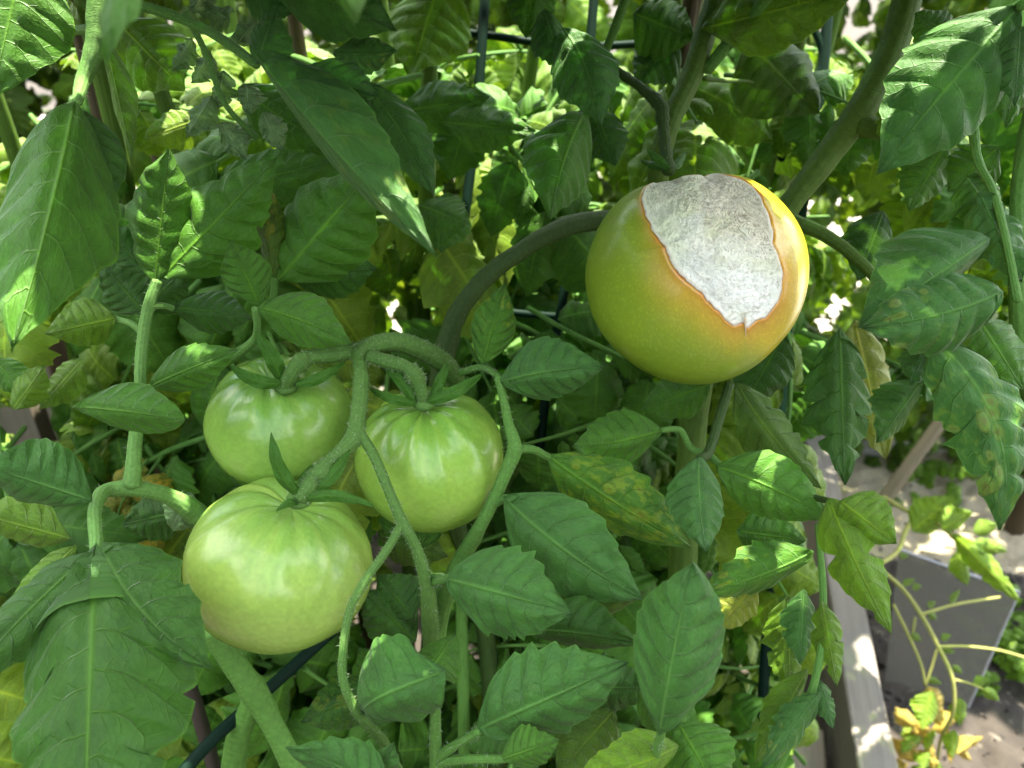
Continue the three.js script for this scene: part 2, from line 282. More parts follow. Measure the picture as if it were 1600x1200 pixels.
// a sawn board between two points: long axis a to b, given width and height, with softened edges
function board(a, b, w, h) {
  const L = a.distanceTo(b), s = new THREE.Shape(), r = 0.002; s.moveTo(-w / 2 + r, -h / 2); s.lineTo(w / 2 - r, -h / 2); s.lineTo(w / 2, -h / 2 + r); s.lineTo(w / 2, h / 2 - r); s.lineTo(w / 2 - r, h / 2); s.lineTo(-w / 2 + r, h / 2); s.lineTo(-w / 2, h / 2 - r); s.lineTo(-w / 2, -h / 2 + r); s.closePath();
  const g = new THREE.ExtrudeGeometry(s, { depth: L, bevelEnabled: false, steps: 24 });
  const p = g.attributes.position, uv = new Float32Array(p.count * 2); for (let i = 0; i < p.count; i++) { uv[i * 2] = p.getZ(i) / 0.5; uv[i * 2 + 1] = (p.getX(i) + p.getY(i)) / 0.25; }
  g.setAttribute('uv', new THREE.BufferAttribute(uv, 2)); for (let i = 0; i < p.count; i++) { const z = p.getZ(i); p.setX(i, p.getX(i) + 0.0015 * (noise(z * 12, p.getX(i) * 50, 2) - 0.5)); p.setY(i, p.getY(i) + 0.0015 * (noise(z * 9, p.getY(i) * 50, 6) - 0.5)); }
  g.computeVertexNormals();
  const z = b.clone().sub(a).normalize(), x = V(0, 1, 0).cross(z).normalize(), y = z.clone().cross(x); g.applyMatrix4(new THREE.Matrix4().makeBasis(x, y, z).setPosition(a)); return g;
}
{   // bed edge, running away to the right
  const top = 0.13, near = G(1390, 1290, top), far = G(1280, 700, top), w = 0.043, h = 0.125;
  const c = near.clone(), t = thing('bed_edge_board', 'weathered grey white board edging the bed, half in sun, at lower right', 'board', V(c.x, 0, c.z));
  const a = near.clone(), b = far.clone().add(far.clone().sub(near).multiplyScalar(0.35)); a.y = b.y = top - h / 2; add(t, 'plank', board(a, b, w, h), woodMat([0.30, 0.28, 0.25]), t.position);
  const p = G(1262, 1290, 0.05), q = G(1255, 1135, 0.05), t2 = thing('short_board', 'short pale board lying on the soil at the bottom, left of the bed edge', 'board', V(p.x, 0, p.z));
  const a2 = p.clone(), b2 = q.clone(); a2.y = b2.y = 0.035; add(t2, 'plank', board(a2, b2, 0.05, 0.03), woodMat([0.42, 0.37, 0.30]), t2.position);
}
{   // smoky clear plastic panel standing in the soil beyond the board
  const bl = G(1395, 1072, 0.02), br = G(1512, 1105, 0.02), tl = P(1404, 858, bl.clone().sub(EYEP).dot(FWD) * 0.985), tr = P(1592, 925, br.clone().sub(EYEP).dot(FWD) * 0.97);
  bl.lerp(br, -0.12);
  const n = br.clone().sub(bl).cross(tl.clone().sub(bl)).normalize().multiplyScalar(0.0022), t = thing('plastic_panel', 'smoky clear plastic panel standing in the soil behind the bed board', 'plastic panel', V(bl.x, 0, bl.z));
  const sheet = (q) => { const pos = [], f = [[0, 1, 2, 3], [7, 6, 5, 4], [0, 4, 5, 1], [1, 5, 6, 2], [2, 6, 7, 3], [3, 7, 4, 0]], c = [...q.map((v) => v.clone().add(n)), ...q.map((v) => v.clone().sub(n))]; for (const [a, b, d, e] of f) for (const k of [a, b, d, a, d, e]) pos.push(c[k].x, c[k].y, c[k].z); const g = new THREE.BufferGeometry(); g.setAttribute('position', new THREE.Float32BufferAttribute(pos, 3)); g.computeVertexNormals(); return g; };
  add(t, 'pane', sheet([bl, br, tr, tl]), new THREE.MeshPhysicalMaterial({ color: new THREE.Color().setRGB(0.44, 0.42, 0.36), roughness: 0.14, specularIntensity: 0.4, transmission: 0.8, thickness: 0, ior: 1.49 }), t.position);
  const edgeMat = new THREE.MeshPhysicalMaterial({ color: new THREE.Color().setRGB(0.5, 0.5, 0.52), roughness: 0.25, transmission: 0.3, thickness: 0 });
  for (const [a, b] of [[tl, tr], [tr, br]]) add(t, 'edge', tube([a.clone(), a.clone().lerp(b, 0.5), b.clone()], [0.0019, 0.0019], { seg: 8, bump: 0, ridge: 0 }), edgeMat, t.position);
}
{   // wooden stake leaning beyond the bed
  const a = P(1368, 800, 1.02), b = P(1500, 618, 1.12), t = thing('wooden_stake', 'light brown wooden stake leaning over the sunlit ground at right', 'stake', V(a.x, 0, a.z));
  const lo = a.clone().add(a.clone().sub(b).multiplyScalar(0.35)), hi = b.clone().add(b.clone().sub(a).multiplyScalar(0.3));
  add(t, 'shaft', board(lo, hi, 0.015, 0.015), woodMat([0.15, 0.125, 0.06]), t.position);
}
{   // pale block wall with a dark post in front, seen through the leaves at left
  const p = P(60, 590, 1.05), t = thing('concrete_block', 'beige concrete block low at the left behind the leaves', 'concrete block', V(p.x, 0, p.z)), mat = new THREE.MeshStandardMaterial({ map: paveMap, color: new THREE.Color(0.34, 0.32, 0.24), roughness: 0.95 });
  for (const dx of [-0.13, 0.125]) { const g = new THREE.BoxGeometry(0.235, 0.20, 0.09, 6, 4, 2); const q = g.attributes.position; for (let i = 0; i < q.count; i++) q.setXYZ(i, q.getX(i) + 0.006 * (noise(q.getX(i) * 40, q.getY(i) * 40, q.getZ(i) * 40 + dx * 9) - 0.5), q.getY(i) + 0.006 * (noise(q.getX(i) * 40 + 5, q.getY(i) * 40, 2) - 0.5), q.getZ(i)); g.computeVertexNormals(); withUv(g, 0.3); g.translate(p.x + dx, p.y - 0.02, p.z - 0.03); add(t, 'block', g, mat, t.position); }
  const w = P(92, 590, 1.0), t2 = thing('wooden_post', 'dark brown wooden post before the beige block at left', 'post', V(w.x, 0, w.z));
  add(t2, 'shaft', board(V(w.x - 0.01, -0.1, w.z), V(w.x + 0.005, w.y + 0.07, w.z - 0.01), 0.042, 0.03), woodMat([0.11, 0.065, 0.035]), t2.position);
}
const coat = new THREE.MeshPhysicalMaterial({ color: new THREE.Color().setRGB(0.004, 0.014, 0.008), roughness: 0.5, specularIntensity: 0.1 });
const rod = (list, o = {}) => stem(list, { bump: 0.02, ridge: 0, seg: 10, ...o });
{   // green coated wire cage
  const b = P(760, 600, 0.62), t = thing('plant_cage', 'dark green coated wire support with upright rods and cross wires', 'plant support', V(b.x, 0, b.z));
  const down = (x, y, d, r) => [[x[0], y[0], d, r], [x[1], y[1], d, r], [x[2], y[2], d, r], [x[2] + (x[2] - x[1]) * 1.2, y[2] + 700, d, r]];
  for (const l of [down([766, 742, 700], [-140, 210, 540], 0.56, 9), down([940, 890, 850], [-140, 400, 640], 0.57, 8.5), down([1304, 1282, 1240], [-140, 150, 420], 0.60, 10)]) add(t, 'upright', rod(l, { n: 40 }), coat, t.position);
  for (const l of [[[560, 30, .57, 7], [760, 55, .565, 7], [900, 72, .575, 7], [1100, 60, .6, 7]], [[690, 372, .575, 7], [735, 362, .57, 7], [880, 352, .575, 7], [1000, 356, .58, 7]], [[690, 470, .57, 7], [800, 488, .575, 7], [935, 500, .57, 7], [1060, 520, .58, 7]], [[1220, 250, .6, 7], [1285, 90, .6, 7], [1270, 40, .6, 7]]]) add(t, 'cross_wire', rod(l), coat, t.position);
  const s = P(300, 1150, 0.40), t2 = thing('green_garden_stake', 'slanting dark green garden stake between big leaf and thick stem, bottom left', 'stake', V(s.x, 0, s.z));
  add(t2, 'shaft', rod([[260, 1235, .385, 12], [330, 1158, .40, 12], [398, 1096, .42, 12], [520, 985, .47, 11]]), coat, t2.position);
  const k = P(305, 1120, 0.42), t3 = thing('black_garden_stake', 'upright black garden stake beside the big lower left leaf', 'stake', V(k.x, 0, k.z));
  add(t3, 'shaft', tube([V(k.x, -0.1, k.z), V(k.x, 0.3, k.z), V(k.x + 0.002, k.y, k.z), V(k.x, k.y + 0.06, k.z)], [0.0038, 0.0038], { bump: 0.02, ridge: 0 }), new THREE.MeshStandardMaterial({ color: new THREE.Color().setRGB(0.025, 0.018, 0.014), roughness: 0.5 }), t3.position);
}

{   // what stands behind the viewer and to the left: tall hedges and a fruit tree, which leave one window of sky
  const R = rngOf(64), leaf = blade(V(0, 0, 0), V(0.11, -0.01, 0), V(0, 0, 1), V(0, 1, 0), 0.036, 0.036, { seed: 3, nu: 8, nv: 4 }), M = new THREE.Matrix4(), q = new THREE.Quaternion(), mat = leafMat('dk', 'clean', 0.2);
  const mass = (t, N, at) => { const m = new THREE.InstancedMesh(leaf, mat, N); for (let k = 0; k < N; k++) { const s = 0.8 + R(); q.setFromEuler(new THREE.Euler(R() * 6.28, R() * 6.28, R() * 6.28)); m.setMatrixAt(k, M.compose(at(), q, V(s, s, s))); } m.name = 'foliage'; m.userData.kind = 'stuff'; t.add(shadows(m)); };
  const core = (t, w, h, d) => { const g = new THREE.BoxGeometry(w, h, d, 10, 6, 3); g.translate(0, h / 2, 0); const m = shadows(new THREE.Mesh(g, new THREE.MeshStandardMaterial({ color: new THREE.Color().setRGB(0.02, 0.03, 0.012), roughness: 1 }))); m.name = 'inner_twigs'; t.add(m); };
  const h1 = thing('garden_hedge', 'long clipped hedge standing behind the viewer', 'hedge', V(0, 0, 2.6)); core(h1, 7, 1.1, 0.5); mass(h1, 5200, () => V((R() - 0.5) * 7.2, R() * 1.3, (R() - 0.5) * 0.9));
  const h2 = thing('garden_hedge', 'dense hedge along the left side of the garden', 'hedge', V(-2.4, 0, 0.6)); core(h2, 0.5, 1.5, 4); mass(h2, 4600, () => V((R() - 0.5) * 0.9, R() * 1.75, (R() - 0.5) * 4.2));
  const tr = thing('fruit_tree', 'round fruit tree behind the viewer on the right', 'tree', V(2.3, 0, 1.7)); const tk = shadows(new THREE.Mesh(tube([V(0, -0.05, 0), V(0.03, 0.8, 0), V(-0.03, 1.6, 0.03), V(0, 2.4, 0)], [0.09, 0.08, 0.06, 0.02], { seg: 10, n: 20 }), stemMat(ST.brown))); tk.name = 'trunk'; tr.add(tk);
  mass(tr, 3600, () => { const v = V(R() - 0.5, R() - 0.5, R() - 0.5).normalize().multiplyScalar(1.15 * Math.pow(R(), 0.4)); return v.add(V(0, 2.3, 0)); });
}
// ------------------------------------------------------------------ tomatoes
const fruitMap = texture(1024, 512, (u, v) => {      // relative colour: v = 1 at the stem
  const th = 1 - v, n = fbm(u * 9, v * 7, 2, 3), fine = fbm(u * 150, v * 75, 6, 2);
  let m = 0.86 + 0.22 * (n - 0.5) + 0.20 * (fine - 0.5);
  let c = [m, m, m * 0.95];
  const st = fbm(u * 40, v * 2.4, 9, 3), sh = 1 - smooth(0.12, 0.42, th + (st - 0.5) * 0.24);
  c = mix3(c, [m * 0.50, m * 0.70, m * 0.55], sh * 0.75);
  c = mix3(c, [m * 1.2, m * 1.08, m * 1.1], smooth(0.55, 0.8, fbm(u * 26, v * 1.6, 13, 3)) * 0.5 * (1 - smooth(0.5, 0.8, th)));
  if (hash3(Math.floor(u * 1024), Math.floor(v * 512), 77) > 0.992) c = mix3(c, [1.5, 1.4, 1.7], 0.5);
  return c.map((x) => x * 0.72);
}, true);
const fruitBump = texture(512, 256, (u, v) => fbm(u * 120, v * 60, 3, 3), false);
const fruitMat = (c) => new THREE.MeshPhysicalMaterial({ color: new THREE.Color().setRGB(...c.map((x) => x / 0.62)), map: fruitMap, bumpMap: fruitBump, bumpScale: 0.00012, roughness: 0.27, ior: 1.42, specularIntensity: 0.9, clearcoat: 0.2, clearcoatRoughness: 0.14 });
// radius of a ribbed fruit in the direction theta from its axis, phi around it
function fruitShape(o) {
  const R = rngOf(o.seed), ribs = []; for (let k = 0; k < o.ribs; k++) ribs.push([(k + (R() - 0.5) * 0.55) / o.ribs * Math.PI * 2, 0.5 + R() * 0.9, 0.14 + R() * 0.10]);
  return (th, ph) => {
    const s = Math.sin(th), c = Math.cos(th), b = c > 0 ? o.top : o.bottom;
    let r = 1 / Math.sqrt(s * s + (c / b) * (c / b));
    let g = 0; for (const [p, a, w] of ribs) { let d = Math.abs(ph - p) % (Math.PI * 2); d = Math.min(d, Math.PI * 2 - d); g += a * Math.exp(-Math.pow(d / w, 2)); }
    const fade = Math.exp(-Math.pow(Math.max(0, th - 0.45) / 0.85, 2)) * smooth(0.02, 0.3, th);
    r *= 1 - o.rib * g * fade;
    r *= 1 + 0.042 * (fbm(Math.cos(ph) * s * 1.3 + o.seed, Math.sin(ph) * s * 1.3, c * 1.3, 2) - 0.5) * 2;
    r -= o.dimple * Math.exp(-Math.pow(th / 0.36, 2));
    return r * o.R;
  };
}
function axes(A) { const X = RIGHT.clone().addScaledVector(A, -RIGHT.dot(A)).normalize(), Z = X.clone().cross(A); return [X, A.clone(), Z]; }
function fruitSkin(C, A, shape, nt = 110, np = 220) {
  const [X, Y, Z] = axes(A), pos = [], uv = [], idx = [];
  for (let i = 0; i <= nt; i++) for (let j = 0; j <= np; j++) {
    const th = i / nt * Math.PI, ph = j / np * Math.PI * 2, r = shape(th, ph % (Math.PI * 2)), s = Math.sin(th);
    const p = C.clone().addScaledVector(X, r * s * Math.cos(ph)).addScaledVector(Y, r * Math.cos(th)).addScaledVector(Z, r * s * Math.sin(ph)); pos.push(p.x, p.y, p.z); uv.push(j / np, 1 - i / nt);
  }
  for (let i = 0; i < nt; i++) for (let j = 0; j < np; j++) { const a = i * (np + 1) + j, b = a + np + 1; idx.push(a, a + 1, b, b, a + 1, b + 1); }
  const g = new THREE.BufferGeometry(); g.setAttribute('position', new THREE.Float32BufferAttribute(pos, 3)); g.setAttribute('uv', new THREE.Float32BufferAttribute(uv, 2)); g.setIndex(idx); g.computeVertexNormals();
  const nn = g.attributes.normal; for (let i = 0; i <= nt; i++) { const a = i * (np + 1), b = a + np, v = V(0, 0, 0).fromBufferAttribute(nn, a).add(V(0, 0, 0).fromBufferAttribute(nn, b)).normalize(); nn.setXYZ(a, v.x, v.y, v.z); nn.setXYZ(b, v.x, v.y, v.z); }
  return g;
}
const sepalMat = leafMat('dk', 'clean', 0.10, 0.0004);
function sepal(bx, by, db, tx, ty, dt, w, o = {}) { return tracedBlade(bx, by, db, tx, ty, dt, w, w, { p1: 0.42, p2: 0.75, back: 0, shift: 0, teeth: 1, ta: 0, nu: 36, nv: 10, puck: 0, wave: 0.25, curl: -0.3, tilt: 1.35, ...o }); }

const fruits = [
  // name, label, centre px, depth, radius px, axis tilt, shape, colour, sepals
  { label: 'green tomato lowest and largest of the cluster, yellow mark on its upper left', c: [437, 876], d: 0.340, r: 144, tilt: [0.30, 1, -0.10], shape: { R: 1, top: 0.86, bottom: 0.98, ribs: 11, rib: 0.034, dimple: 0.13, seed: 5 }, col: [0.240, 0.355, 0.066], knob: [468, 780, .312],
    sep: [[468, 776, .308, 424, 674, .300, 11, { bend: -8 }], [478, 780, .306, 586, 792, .300, 9, { bend: -12 }], [480, 776, .309, 546, 702, .318, 10, { bend: 8 }], [462, 772, .312, 500, 722, .326, 10, {}], [466, 786, .308, 430, 800, .302, 6, { bend: 6 }]] },
  { label: 'green tomato upper left in the cluster with long dark sepals spread on top', c: [437, 654], d: 0.372, r: 113, tilt: [-0.05, 1, 0.14], shape: { R: 1, top: 0.84, bottom: 0.92, ribs: 10, rib: 0.036, dimple: 0.13, seed: 12 }, col: [0.180, 0.312, 0.050], knob: [447, 604, .347],
    sep: [[440, 594, .342, 398, 518, .335, 12, { bend: 6 }], [440, 600, .340, 358, 570, .336, 10, { bend: -8 }], [462, 602, .340, 542, 562, .345, 8, { bend: 8 }], [446, 592, .345, 500, 548, .365, 9, {}]] },
  { label: 'ribbed green tomato on the right of the cluster, beside the upright leaf stalk', c: [672, 714], d: 0.366, r: 118, tilt: [-0.04, 1, 0.05], shape: { R: 1, top: 0.94, bottom: 0.98, ribs: 12, rib: 0.046, dimple: 0.15, seed: 23 }, col: [0.200, 0.332, 0.048], knob: [663, 629, .346],
    sep: [[648, 628, .342, 590, 560, .350, 9, { bend: 6 }], [650, 630, .341, 574, 604, .345, 7, { bend: -5 }], [668, 628, .341, 756, 582, .345, 9, { bend: 6 }], [676, 626, .343, 700, 566, .350, 8, {}], [660, 624, .346, 640, 575, .365, 9, {}]] },
];
for (const f of fruits) {
  const C = P(f.c[0], f.c[1], f.d), A = V(...f.tilt).normalize(), R = f.r * f.d / F;
  const t = thing('green_tomato', f.label, 'tomato', C, 'green tomatoes of one cluster');
  const sh = fruitShape({ ...f.shape, R });
  add(t, 'skin', fruitSkin(C, A, sh), fruitMat(f.col), C);
  const cal = sub(t, 'calyx');
  for (const [a, b, c, d, e, g, w, o] of f.sep) add(cal, 'sepal', sepal(a, b, c, d, e, g, w * 1.1, { arch: 0.0035, ...o }), sepalMat, C);
  const k = f.knob, kn = new THREE.SphereGeometry(0.0052, 20, 12); kn.scale(1, 0.55, 1); kn.translate(...P(...k).toArray()); add(cal, 'receptacle', kn, stemMat(ST.truss), C);
}

// the tomato with the sunscald
{
  const cp = [1085, 428], d = 0.362, C = P(...cp, d), R = 168 * d / F, A = V(-0.12, 1, -0.35).normalize();
  const shape = fruitShape({ R, top: 0.97, bottom: 1.02, ribs: 9, rib: 0.022, dimple: 0.10, seed: 31 });
  const [X, Y, Z] = axes(A);
  const radius = (dir) => { const c = clamp(dir.dot(Y), -1, 1), x = dir.dot(X), z = dir.dot(Z); return shape(Math.acos(c), (Math.atan2(z, x) + Math.PI * 2) % (Math.PI * 2)); };
  const hit = (px, py) => { const r = rayDir(px, py).normalize(), oc = EYEP.clone().sub(C), b = oc.dot(r); let rr = R, p; for (let k = 0; k < 6; k++) { const q = b * b - oc.dot(oc) + rr * rr; p = EYEP.clone().addScaledVector(r, -b - Math.sqrt(Math.max(0, q))); rr = radius(p.clone().sub(C).normalize()); } return p.sub(C).normalize(); };
  const K = hit(1118, 378), [KX, , KZ] = (() => { const x = RIGHT.clone().addScaledVector(K, -RIGHT.dot(K)).normalize(); return [x, K, x.clone().cross(K)]; })();
  const outline = [[1004, 306], [1012, 290], [1024, 282], [1042, 275], [1064, 276], [1088, 273], [1110, 272], [1134, 274], [1152, 278], [1170, 288], [1184, 302], [1194, 322], [1204, 350], [1207, 380], [1216, 400], [1222, 430], [1220, 456], [1213, 474], [1203, 486], [1195, 496], [1181, 501], [1168, 512], [1160, 503], [1148, 508], [1136, 500], [1122, 484], [1107, 470], [1096, 456], [1076, 440], [1060, 424], [1048, 408], [1042, 388], [1030, 374], [1018, 352], [1008, 332]]
    .map(([x, y]) => { const h = hit(x, y), a = Math.acos(clamp(h.dot(K), -1, 1)); return [Math.atan2(h.dot(KZ), h.dot(KX)), a]; }).sort((a, b) => a[0] - b[0]);
  const edge = (ps) => { let k = outline.findIndex((e) => e[0] > ps); const b = outline[k < 0 ? 0 : k], a = outline[k <= 0 ? outline.length - 1 : k - 1]; let b0 = b[0], a0 = a[0], q = ps; if (b0 <= a0) { b0 += 6.28318530718; if (q < a0) q += 6.28318530718; } const t = (q - a0) / (b0 - a0); return mix(a[1], b[1], t * t * (3 - 2 * t) * 0.5 + t * 0.5) * (1 + 0.022 * (fbm(Math.cos(ps) * 9, Math.sin(ps) * 9, 4, 3) - 0.5) * 2); };
  const soft = (ps) => { let t = 0; for (let k = -7; k <= 7; k++) { let a = ps + k * 0.045; if (a >= Math.PI) a -= 2 * Math.PI; if (a < -Math.PI) a += 2 * Math.PI; t += edge(a); } return t / 15; };
  const dirAt = (al, ps) => K.clone().multiplyScalar(Math.cos(al)).addScaledVector(KX, Math.sin(al) * Math.cos(ps)).addScaledVector(KZ, Math.sin(al) * Math.sin(ps));
  const t = thing('ripening_tomato', 'large yellow green tomato with a big whitish sunscald scar', 'tomato', C);
  // skin: rings from the torn edge of the scar round to the far side
  {
    const nr = 170, ns = 420, pos = [], col = [], uv = [], idx = [];
    for (let i = 0; i <= nr; i++) for (let j = 0; j <= ns; j++) {
      const ps = j / ns * Math.PI * 2 - Math.PI, e = edge(ps >= Math.PI ? -Math.PI : ps), s = Math.pow(i / nr, 1.5), al = mix(mix(e, soft(ps), smooth(0, 0.12, s)), Math.PI, s), dir = dirAt(al, ps), dist = (al - e);
      let r = radius(dir);
      r *= 1 + 0.010 * Math.exp(-Math.pow(dist / 0.055, 2)) - 0.022 * Math.exp(-Math.pow(dist / 0.016, 2));
      r *= 1 - 0.012 * Math.exp(-Math.pow((dist - 0.15) / 0.14, 2)) * noise(ps * 5, 3, 1);
      const p = C.clone().addScaledVector(dir, r); pos.push(p.x, p.y, p.z); uv.push(j / ns * 2, s * 1.2);
      const n = fbm(dir.x * 2.6, dir.y * 2.6, dir.z * 2.6, 3), nf = fbm(dir.x * 95, dir.y * 95, dir.z * 95, 3), right = smooth(0.2, 0.8, dir.dot(V(0.85, 0.35, 0.25).normalize())), low = smooth(-0.1, 0.7, dir.dot(V(0.1, -0.5, 0.85).normalize()));
      let c = mix3([0.25, 0.33, 0.022], [0.19, 0.29, 0.020], n);
      c = mix3(c, [0.56, 0.44, 0.012], smooth(0.15, 0.75, right + (n - 0.5) * 0.25) * 0.9);
      const reach = 0.11 + 0.17 * low;
      c = mix3(c, [0.56, 0.30, 0.035], clamp(Math.exp(-Math.pow(dist / reach, 2)) * (0.85 + 0.3 * (n - 0.5)) * (0.5 + 0.5 * low)));
      c = mix3(c, [0.62, 0.20, 0.035], clamp(Math.exp(-Math.pow(dist / 0.050, 2)) * (1.2 * fbm(ps * 6, 2, 7, 3) - 0.1)));
      c = mix3(c, [0.20, 0.07, 0.025], clamp(Math.exp(-Math.pow(dist / 0.013, 2)) * (2.2 * fbm(ps * 14, 2, 3, 3) - 0.8)));
      const sp = nf > 0.66 ? 1.18 : 1, m = (0.90 + 0.22 * (nf - 0.5)) * sp; col.push(c[0] * m, c[1] * m, c[2] * m);
    }
    for (let i = 0; i < nr; i++) for (let j = 0; j < ns; j++) { const a = i * (ns + 1) + j, b = a + ns + 1; idx.push(a, a + 1, b, b, a + 1, b + 1); }
    const g = new THREE.BufferGeometry(); g.setAttribute('position', new THREE.Float32BufferAttribute(pos, 3)); g.setAttribute('color', new THREE.Float32BufferAttribute(col, 3)); g.setAttribute('uv', new THREE.Float32BufferAttribute(uv, 2)); g.setIndex(idx); g.computeVertexNormals();
    add(t, 'skin', g, new THREE.MeshPhysicalMaterial({ vertexColors: true, roughness: 0.32, ior: 1.45, clearcoat: 0.4, clearcoatRoughness: 0.22, bumpMap: fruitBump, bumpScale: 0.00008 }), C);
  }
  // the scar: a sunken sheet of dried, fibrous flesh
  {
    const nr = 190, ns = 460, pos = [], col = [], idx = [];
    for (let i = 0; i <= nr; i++) for (let j = 0; j <= ns; j++) {
      const ps = j / ns * Math.PI * 2 - Math.PI, s = Math.pow(i / nr, 0.7), e = mix(soft(ps), edge(ps >= Math.PI ? -Math.PI : ps), smooth(0.6, 1, s)) * 1.012, al = e * s, dir = dirAt(al, ps), x = Math.cos(ps) * al, y = Math.sin(ps) * al, inn = e - al;
      const wx = x + 0.05 * (fbm(x * 9, y * 9, 1, 3) - 0.5), wy = y + 0.05 * (fbm(x * 9, y * 9, 8, 3) - 0.5);
      const ang = fbm(x * 2.5, y * 2.5, 3, 2) * 7, fx = wx * Math.cos(ang) + wy * Math.sin(ang), fy = -wx * Math.sin(ang) + wy * Math.cos(ang);
      const fib = 1 - Math.abs(2 * fbm(fx * 46, fy * 210, 2, 3) - 1), fib2 = 1 - Math.abs(2 * fbm(wx * 30, wy * 26, 5, 4) - 1), lump = fbm(x * 7, y * 7, 9, 3), crumple = 1 - Math.abs(2 * fbm(wx * 13, wy * 13, 15, 3) - 1);
      const sink = -0.045 * smooth(0.0, 0.10, inn) + 0.012 * Math.exp(-Math.pow((inn - 0.028) / 0.020, 2)) - 0.045 * smooth(0.08, 0.5, inn);
      let r = radius(dir) * (1 - 0.004 + sink + 0.060 * (lump - 0.5) * smooth(0, 0.12, inn) + 0.040 * (crumple - 0.6) * smooth(0.02, 0.1, inn) + 0.013 * (fib - 0.6) * smooth(0.01, 0.06, inn) + 0.008 * (fib2 - 0.6) * smooth(0.02, 0.08, inn));
      const p = C.clone().addScaledVector(dir, r); pos.push(p.x, p.y, p.z);
      let c = mix3([0.64, 0.64, 0.42], [0.74, 0.72, 0.57], smooth(0.35, 0.65, fbm(x * 5 + 3, y * 5, 2, 3)));
      c = mix3(c, [0.76, 0.75, 0.68], smooth(-0.05, 0.25, y - 0.2 * x) * 0.6);
      c = mix3(c, [0.68, 0.62, 0.45], smooth(0.1, 0.4, x * 0.5 - y * 0.9 + 0.5 * (lump - 0.5)) * 0.75);
      c = mix3(c, [0.60, 0.65, 0.40], smooth(0.15, 0.4, -x - y * 0.3 + 0.3 * (lump - 0.5)) * 0.55);
      c = mix3(c, [0.17, 0.12, 0.06], smooth(0.67, 0.80, fbm(fx * 60, fy * 150, 22, 3) + 0.16 * smooth(0, 0.4, x * 0.6 - y)) * 0.7);
      c = mix3(c, [0.66, 0.60, 0.47], Math.exp(-Math.pow((inn - 0.02) / 0.018, 2)) * 0.7);
      c = mix3(c, [0.30, 0.13, 0.06], Math.exp(-Math.pow(inn / 0.008, 2)) * clamp(1.9 * fbm(ps * 11, 4, 2, 3) - 0.35));
      const m = 0.62 + 0.46 * fib * fib2; col.push(c[0] * m, c[1] * m, c[2] * m);
    }
    for (let i = 0; i < nr; i++) for (let j = 0; j < ns; j++) { const a = i * (ns + 1) + j, b = a + ns + 1; idx.push(a, a + 1, b, b, a + 1, b + 1); }
    const g = new THREE.BufferGeometry(); g.setAttribute('position', new THREE.Float32BufferAttribute(pos, 3)); g.setAttribute('color', new THREE.Float32BufferAttribute(col, 3)); g.setIndex(idx); g.computeVertexNormals();
    const m = add(t, 'sunscald_scar', g, new THREE.MeshPhysicalMaterial({ vertexColors: true, roughness: 0.75, specularIntensity: 0.7, sheen: 0.3, sheenColor: new THREE.Color(0.8, 0.85, 0.9) }), C);
    m.userData.label = 'sunken whitish fibrous sunscald scar with a torn brown edge';
  }
  for (const [x0, y0, x1, y1, w] of [[1163, 494, 1165, 526, 2.2]]) {     // dried slivers of skin below the tear
    const pts = [0, .3, .6, 1].map((k) => { const dr = hit(mix(x0, x1, k), mix(y0, y1, k)); return C.clone().addScaledVector(dr, radius(dr) * (1.004 + 0.010 * (1 - k))); }), px = d / F;
    add(t, 'torn_skin', tube(pts, [w * px, w * 0.8 * px, w * 0.45 * px, 0.00008], { seg: 6, n: 16 }), new THREE.MeshStandardMaterial({ color: new THREE.Color().setRGB(0.62, 0.50, 0.34), roughness: 0.7 }), C);
  }
  const cal = sub(t, 'calyx');
  for (const [a, b, c, e, f, g, w] of [[1046, 262, .395, 1010, 232, .402, 7], [1056, 262, .40, 1072, 236, .42, 7], [1040, 262, .40, 1000, 252, .42, 7]]) add(cal, 'sepal', sepal(a, b, c, e, f, g, w), sepalMat, C);
}
// ------------------------------------------------------------------ the plants in front, traced leaf by leaf
function plant(label, x, d, group) { const b = P(x, 600, d); b.y = 0; const t = thing('tomato_plant', label, 'tomato plant', b, group); return { t, b, leaves: new Map(), hair: [], R: rngOf(used.get('tomato_plant') * 31) }; }
const leafGroup = (pl, id) => { if (!pl.leaves.has(id)) pl.leaves.set(id, sub(pl.t, 'leaf')); return pl.leaves.get(id); };
function lf(pl, id, s, hue = 'md', map = 'clean', o = {}) {
  const m = leafMat(hue, map, o.trans, o.bumpS), g = tracedBlade(...s, o), parent = id ? leafGroup(pl, id) : pl.t;
  const me = add(parent, id ? 'leaflet' : 'leaf', g, m, pl.b);
  if (o.label) me.userData.label = o.label;
  return me;
}
function st(pl, id, list, hue, o = {}) {
  const g = stem(list, o), parent = id ? leafGroup(pl, id) : pl.t;
  if (o.hair) pl.hair.push(hairs(g, o.hair, o.hairLen ?? 0.0016, pl.R));
  return add(parent, o.name ?? (id ? 'petiole' : 'stem'), g, stemMat(ST[hue]), pl.b);
}
function finish(pl) { if (pl.hair.length) { const h = add(pl.t, 'stem_hairs', mergeGeometries(pl.hair), hairMat, pl.b); h.userData.kind = 'stuff'; } }

const A = plant('tomato plant carrying the cluster of three green tomatoes, leaves below and right of it', 640, 0.46);
const B = plant('tomato plant with thick brownish branches holding the scarred tomato', 1050, 0.48);
const C = plant('tomato plant at the right edge with drooping curled yellow spotted leaves', 1440, 0.44);
const D = plant('tomato plant at the left edge with big bluish leaf and hanging leaf', 140, 0.42);

